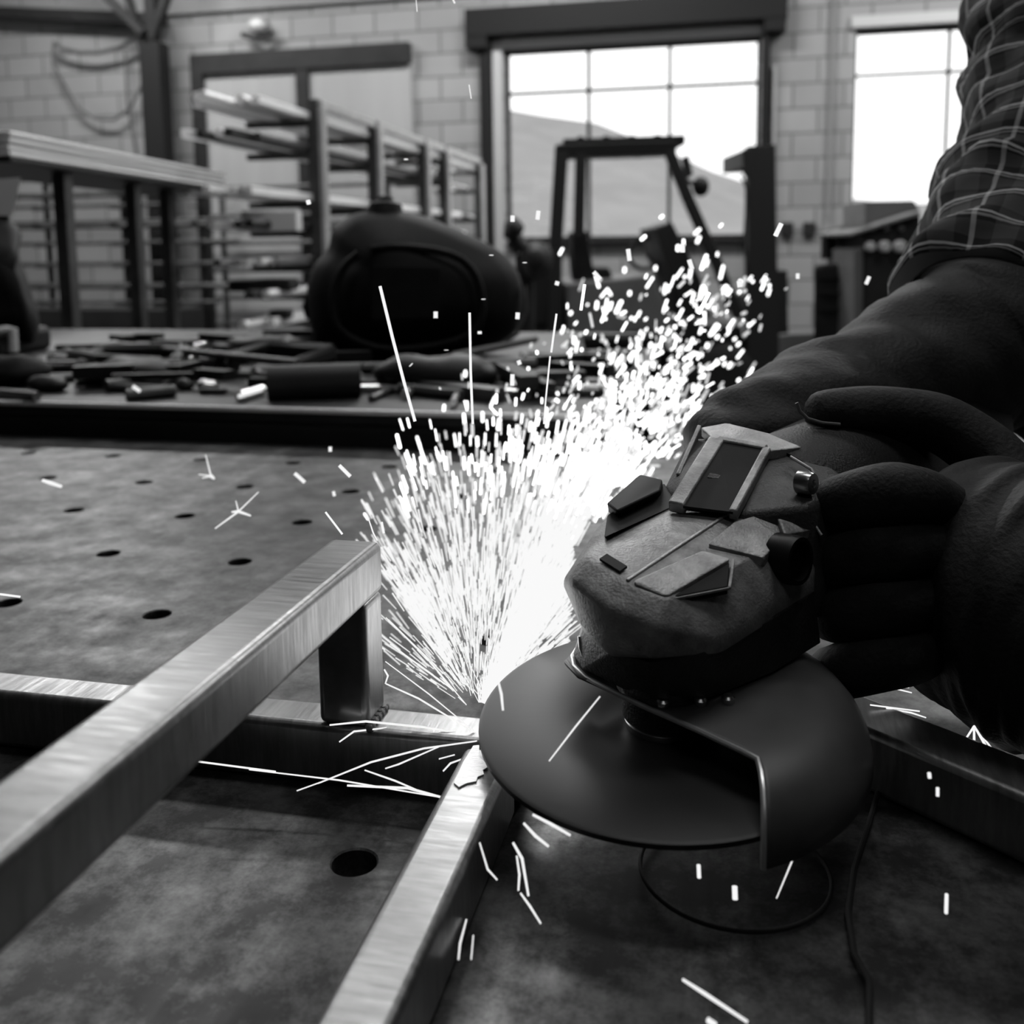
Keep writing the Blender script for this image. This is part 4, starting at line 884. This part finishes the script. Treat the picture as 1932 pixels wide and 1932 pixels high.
def capsule(bm, a, b_, r, mi=0, n=7):
    d = b_-a
    if d.length < 1e-6: d = Vector((0, 0, 1e-4))
    d.normalize(); u = d.orthogonal().normalized(); w_ = d.cross(u); rows = []
    for p, o_, q_ in ((a, -.85, .5), (a, -.45, .88), (a, 0, 1), (b_, 0, 1), (b_, .45, .88), (b_, .85, .5)):
        rows.append([bm.verts.new(p + d*r*o_ + (u*math.cos(2*PI*k/n) + w_*math.sin(2*PI*k/n))*r*q_) for k in range(n)])
    fs = [bm.faces.new((A[k], A[(k+1) % n], B[(k+1) % n], B[k])) for A, B in zip(rows, rows[1:]) for k in range(n)]
    fs.append(bm.faces.new(rows[0][::-1])); fs.append(bm.faces.new(rows[-1]))
    for f in fs: f.material_index = mi
def spark_sample(kind):
    """a glowing particle: its flight starts at the cut and fans out away from the operator"""
    if kind == 'jet': ang = rng.gauss(63.5, 6.0)
    elif kind == 'wide': ang = 57 + abs(rng.gauss(0, 1))*21; Lm = 700
    elif kind == 'rim': ang = rng.uniform(27, 62)
    elif kind == 'fan': ang = 68 + (rng.random()**.8)*58; Lm = 560
    else: ang = rng.uniform(112, 150); Lm = 300
    ang = max(26 if kind == 'rim' else 40, min(155, ang))
    lim = 980 if ang < 66 else (980-(ang-66)*21 if ang < 86 else max(230, 560-(ang-86)*5.6))
    if kind == 'jet': L_ = 1000*(rng.random()**1.12); ang -= 4.5*max(0, (L_-250)/750)
    elif kind == 'wide': L_ = lim*(rng.random()**1.0)*rng.uniform(.85, 1.12)
    else: L_ = lim*rng.triangular(.08, 1.28, .42)
    if kind == 'rim': L_ = rng.uniform(90, 330)
    L_ = max(20, L_)
    a_ = math.radians(ang); curve = .00009*(ang-75)*L_*L_/60
    x = PXO[0] + math.cos(a_)*L_ + curve*.6; y = PXO[1] - math.sin(a_)*L_
    dep = .392 + L_*(.00030 + rng.uniform(0, .0006)) + (.0002*max(0, L_-350) if ang < 78 else 0)
    near = max(0, 1 - L_/640); sl = (9 + 74*near*rng.uniform(.3, 1.1))*rng.uniform(.6, 1.25)
    if L_ < 160: sl *= .6
    if L_ > 600: sl = rng.choice([2, 3, 4, 6, 9, 14, 20])*rng.uniform(.8, 1.4)
    da = a_ + math.radians(rng.gauss(0, 3.5 + 14*(L_ > 560) + 12*(L_ < 60)))
    dep2 = dep + sl*.0006
    p = V(x, y, dep); q = V(x+math.cos(da)*sl, y-math.sin(da)*sl, dep2)
    t_ = min(1, L_/640); r = (.85 + 1.5*t_*rng.uniform(.4, 1.3))*dep/FPX
    if L_ > 480: r = rng.uniform(1.2, 3.0)*dep/FPX
    return p, q, r, L_, ang, x, y
def blocked(x, y):   # keep the particles out of the space the tool and gloves take up
    return (x > 1078 and y > 1150) or (x > 1064 and y > 1030) or (x > 1090 and y > 985) or (x > 1140 and y > 930 + 0) or (x > 1230 and y > 880) or (x > 1315 and y > 815) or (x > 1385 and y > 735) or (x > 1440 and y > 560)
bmN = bmesh.new(); bmF = bmesh.new(); cand = []
for kind, num in (('jet', 4800), ('wide', 1050), ('fan', 1100), ('low', 150), ('rim', 800)):
    for _ in range(num):
        p, q, r, L_, ang, x, y = spark_sample(kind)
        if blocked(x, y): continue
        if y > 1335 or y < 520: continue
        far = L_ > 360 + 200*rng.random()
        if L_ > 480 and rng.random() < min(.8, (L_-480)/430): continue
        if far: capsule(bmF, p, q, r, 1 if (rng.random() < .45 and L_ > 520) else 0)
        else: prism(bmN, p, q, r*.75, r, 5)
def finish(bm, name, m):
    me = bpy.data.meshes.new(name); bm.to_mesh(me); bm.free(); o = bpy.data.objects.new(name, me); C.objects.link(o); me.materials.append(M[m]); return o
tag(finish(bmN, 'spark_spray', 'spark'), 'dense fan of glowing spark streaks flying up from the grinding disc', 'sparks', kind='stuff')
sc_o = finish(bmF, 'spark_cloud', 'spark_far'); sc_o.data.materials.append(M['spark_dim'])
tag(sc_o, 'cloud of small glowing spark dots at the far end of the jet', 'sparks', kind='stuff')
# 280 of the sparks that show largest, one by one
cnt = 0
while cnt < 270:
    kind = rng.choice(['wide', 'fan', 'fan', 'jet', 'jet', 'wide'])
    p, q, r, L_, ang, x, y = spark_sample(kind)
    if blocked(x, y) or y > 1240 or L_ < 200: continue
    if L_ > 480 and (x < 1020 and rng.random() < .5): continue
    far = L_ > 480; r *= 1.25; q = p + (q-p)*(1.25 if not far else 1.1)
    bm = bmesh.new(); off = p.copy(); prism(bm, Vector((0, 0, 0)), q-off, r*.7, r, 6) if not far else capsule(bm, Vector((0, 0, 0)), q-off, r)
    o = finish(bm, 'spark', 'spark_far' if far else 'spark'); o.location = off
    if far: tag(o, 'round blurred spark dot among those over the far end of the spark jet', 'spark', 'far spark dots')
    else: tag(o, 'bright spark streak flying up in the fan from the grinding disc', 'spark', 'spark streaks of the fan')
    cnt += 1
def streak(pts, wpx, d, label, m='spark', taper=True, grp=None):
    """one spark trail through pixels (x, y[, depth])"""
    P_ = [V(p[0], p[1], p[2] if len(p) > 2 else d) for p in pts]; n = len(P_)
    rr_ = [wpx/2*d/FPX*(1 if not taper else (.45+.55*math.sin(PI*(i+.6)/(n+.2)))) for i in range(n)]
    o = MB().tube(P_, rr_, 6).build('spark', m, None, smooth=False); return tag(o, label, 'spark', grp)
streak([(717, 540), (740, 635), (762, 720), (783, 795)], 6.5, .44, 'long straight slanting spark in front of the black helmet', taper=False)
streak([(886, 590), (888, 700), (892, 800)], 5.5, .44, 'tall upright straight spark right of the longest slanting one', taper=False)
streak([(1050, 592), (1040, 665)], 4.5, .44, 'upper piece of the upright spark left of the far spark dots', taper=False)
streak([(1038, 672), (1030, 750), (1026, 800)], 3.5, .44, 'lower thinner piece of the upright spark behind the fan', taper=False)
streak([(1103, 537), (1096, 585)], 6, .50, 'short upright spark over the grey body of the forklift', 'spark_far')
streak([(1338, 552), (1318, 592)], 8, .50, 'slanted spark at the top of the far spark dots', 'spark_far')
streak([(1474, 422), (1463, 445)], 11, .47, 'single short spark over the forklift mast', 'spark')
streak([(785, 0), (787, 22)], 2, .5, 'tiny spark streak at the upper edge of the photo, left one'); streak([(853, -4), (858, 6)], 4, .5, 'tiny spark at the upper edge of the photo, right one')
streak([(885, 160), (889, 186)], 2.5, .5, 'tiny spark streak against the block wall left of the big window')
streak([(1640, 522), (1634, 536)], 8, .6, 'single spark in front of the welding machine'); streak([(1505, 516), (1505, 526)], 8, .6, 'single spark right of the forklift mast')
streak([(80, 906), (95, 911), (116, 918)], 8, .62, 'single bright spark at the far left of the table')
streak([(0, 1121), (38, 1126)], 5, .44, 'spark lying at the left edge by the large hole')
streak([(640, 878), (661, 899)], 8, .47, 'thick short spark above the end of the raised tube'); streak([(614, 966), (646, 1008)], 4.5, .42, 'thin slanted spark just above the end of the raised tube')
streak([(556, 893), (575, 910)], 8, .60, 'small bright spark between table holes left of the jet'); streak([(623, 843), (623, 852)], 8, .60, 'round spark dot above the thick short spark'); streak([(629, 927), (631, 936)], 7, .60, 'round spark dot below the thick short spark')
streak([(693, 972), (704, 1005), (712, 1020)], 3, .42, 'thin spark right above the raised tube corner'); streak([(720, 985), (724, 1006)], 6, .42, 'short spark touching the raised tube corner')
streak([(450, 748), (494, 734)], 9, 1.1, 'fat blurred spark on the scrap table'); streak([(251, 729), (264, 738)], 8, .9, 'small spark in front of the left scrap')
for a, b_, lb in (((766, 300), (766, 301), 'topmost'), ((967, 407), (967, 418), 'second'), ((1016, 398), (1014, 414), 'third'), ((583, 385), (581, 378), 'leftmost'), ((1185, 470), (1188, 492), 'fourth'), ((1288, 460), (1288, 476), 'fifth'), ((1300, 490), (1306, 508), 'sixth'), ((1120, 513), (1133, 527), 'seventh'), ((1052, 531), (1050, 538), 'eighth'), ((1394, 530), (1396, 542), 'ninth'), ((927, 481), (927, 482), 'tenth'), ((990, 495), (990, 496), 'eleventh'), ((912, 564), (912, 565), 'twelfth'), ((822, 588), (822, 600), 'thirteenth'), ((905, 625), (905, 630), 'fourteenth'), ((977, 590), (976, 602), 'fifteenth'), ((775, 688), (776, 689), 'sixteenth'), ((842, 660), (842, 661), 'seventeenth'), ((978, 680), (981, 688), 'eighteenth'), ((967, 706), (966, 728), 'nineteenth')):
    streak([a, b_], 9, .52, 'lone spark dot hanging in the air over the background', 'spark', False, 'lone spark dots')
# spark bursts on the table
def burst(x, y, rays, d, label):
    mb = MB()
    for ex, ey, wpx in rays: mb.tube([V(x, y, d), V(ex, ey, d+.004)], [wpx*.8/2*d/FPX, wpx*.45/2*d/FPX], 6)
    o = mb.build('spark_burst', 'spark', None); return tag(o, label, 'spark')
burst(398, 898, [(388, 858, 4), (375, 895, 4), (382, 902, 4), (404, 903, 9)], .66, 'bouncing spark with short prongs near the far side of the table')
burst(450, 965, [(488, 928, 4), (406, 997, 5), (445, 945, 4), (473, 973, 8), (438, 966, 8)], .58, 'star shaped bouncing spark with four prongs in the middle of the table')
# sparks low around the cut
low = [([(470, 1452, .380), (640, 1472, .374), (878, 1512, .362)], 3, 'long thin spark trail along the foot of the cross tube'), ([(375, 1437, .383), (520, 1456, .378)], 4, 'bright start of the long thin trail under the raised tube'),
 ([(600, 1478, .37), (700, 1438, .372), (800, 1412, .376), (900, 1398, .38)], 4, 'forked spark trail curving to the cut, lower branch'), ([(560, 1492, .365), (610, 1474, .37)], 3, 'faint tip of the forked spark trail'),
 ([(640, 1400, .385), (668, 1380, .387), (730, 1373, .39)], 4, 'short bent spark under the foot of the post'), ([(622, 1368, .385), (690, 1361, .386), (800, 1372, .386), (895, 1388, .386)], 4.5, 'spark trail skimming the top of the cross tube'),
 ([(655, 1482, .365), (770, 1487, .365), (872, 1515, .36)], 5, 'thick spark ending on the lower tube'), ([(688, 1453, .37), (745, 1473, .368), (790, 1492, .366)], 3.5, 'thin spark crossing the forked trail'), ([(727, 1450, .37), (752, 1442, .37), (830, 1408, .375)], 3.5, 'thin curved spark near the cut'),
 ([(836, 1455, .365), (850, 1440, .367), (872, 1432, .369)], 4, 'small curved spark left of the ground patch'), ([(828, 1432, .367), (858, 1424, .368)], 3, 'tiny spark left of the ground patch'),
 ([(728, 1165), (800, 1235), (880, 1330)], 2.5, 'thin spark grazing the post, upper one'), ([(736, 1215), (800, 1262), (860, 1305)], 3, 'thin spark right of the post, middle one'), ([(728, 1290), (790, 1318), (900, 1385)], 3.5, 'spark trail from the post foot to the cut'), ([(727, 1248), (810, 1310), (895, 1380)], 2.5, 'thin spark line above the post foot trail'),
 ([(940, 1285), (946, 1310), (949, 1340)], 6, 'short spark standing over the left side of the disc'), ([(1132, 1314), (1085, 1372), (1036, 1436)], 3.5, 'thin crooked spark across the face of the disc'), ([(725, 1263), (732, 1275), (727, 1290)], 4, 'curled spark at the right side of the post')]
for pts, wpx, lb in low: streak(pts, wpx, .385 if len(pts[0]) == 2 else pts[0][2], lb) if lb.find('disc') < 0 else streak(pts, wpx, .325, lb)
for pts, wpx, lb in (([(1005, 1537), (1040, 1555), (1076, 1576)], 6, 'thick spark under the disc, pointing right'), ([(988, 1553), (1010, 1577), (1035, 1597)], 6, 'spark under the disc beside the thick one'), ([(968, 1590), (985, 1620), (997, 1690)], 6, 'downward spark right of the lower tube, longest'), ([(975, 1615), (980, 1650), (978, 1680)], 5, 'downward spark left of the longest one under the disc'),
  ([(982, 1685), (1000, 1710), (1020, 1742)], 4.5, 'last tip of the downward sparks under the disc'), ([(905, 1590), (920, 1640), (938, 1660)], 4, 'glowing streak at the right side of the lower tube'), ([(880, 1735), (868, 1780), (865, 1810)], 4, 'faint spark trail low beside the lower tube, left'), ([(893, 1765), (889, 1810)], 3, 'faint spark trail low beside the lower tube, right'),
  ([(1512, 1582), (1490, 1635), (1465, 1695)], 3, 'thin straight spark below the wheel guard'), ([(1318, 1632), (1319, 1656)], 9, 'small upright spark dot below the disc'), ([(1386, 1672), (1387, 1697)], 12, 'brightest upright spark dot below the disc'), ([(1786, 1688), (1785, 1722)], 8, 'upright spark dot over the rough table at the right'), ([(1769, 1486), (1769, 1502)], 7, 'small upright spark under the loose tube, right one'), ([(1753, 1458), (1754, 1468)], 8, 'small upright spark under the loose tube, left one'),
  ([(1288, 1848), (1330, 1875), (1410, 1928)], 7, 'crooked spark at the bottom edge of the photo'), ([(1335, 1924), (1350, 1934)], 12, 'spark dot at the bottom edge of the photo')):
    P3 = [(x, y, min(.31, .955*(at_z(x, y, TZ)-CAM).dot(FW))) for x, y in pts]; streak(P3, wpx, P3[0][2], lb)
for pts, lb in (([(1622, 1291), (1680, 1297), (1720, 1307)], 'spark trail right of the guard, upper one'), ([(1672, 1297), (1715, 1297)], 'thin spark beside the upper trail right of the guard'), ([(1672, 1336), (1720, 1345), (1747, 1354)], 'spark trail over the loose tube, lower one'), ([(1642, 1330), (1735, 1342)], 'thin spark over the loose tube')):
    streak(pts, 3.5, .40, lb)
burst(1838, 1370, [(1802, 1425, 5), (1836, 1432, 5), (1840, 1415, 4), (1885, 1455, 5), (1925, 1515, 6), (1940, 1500, 6), (1858, 1378, 5)], .385, 'spray of sparks bouncing off the loose tube at the right')
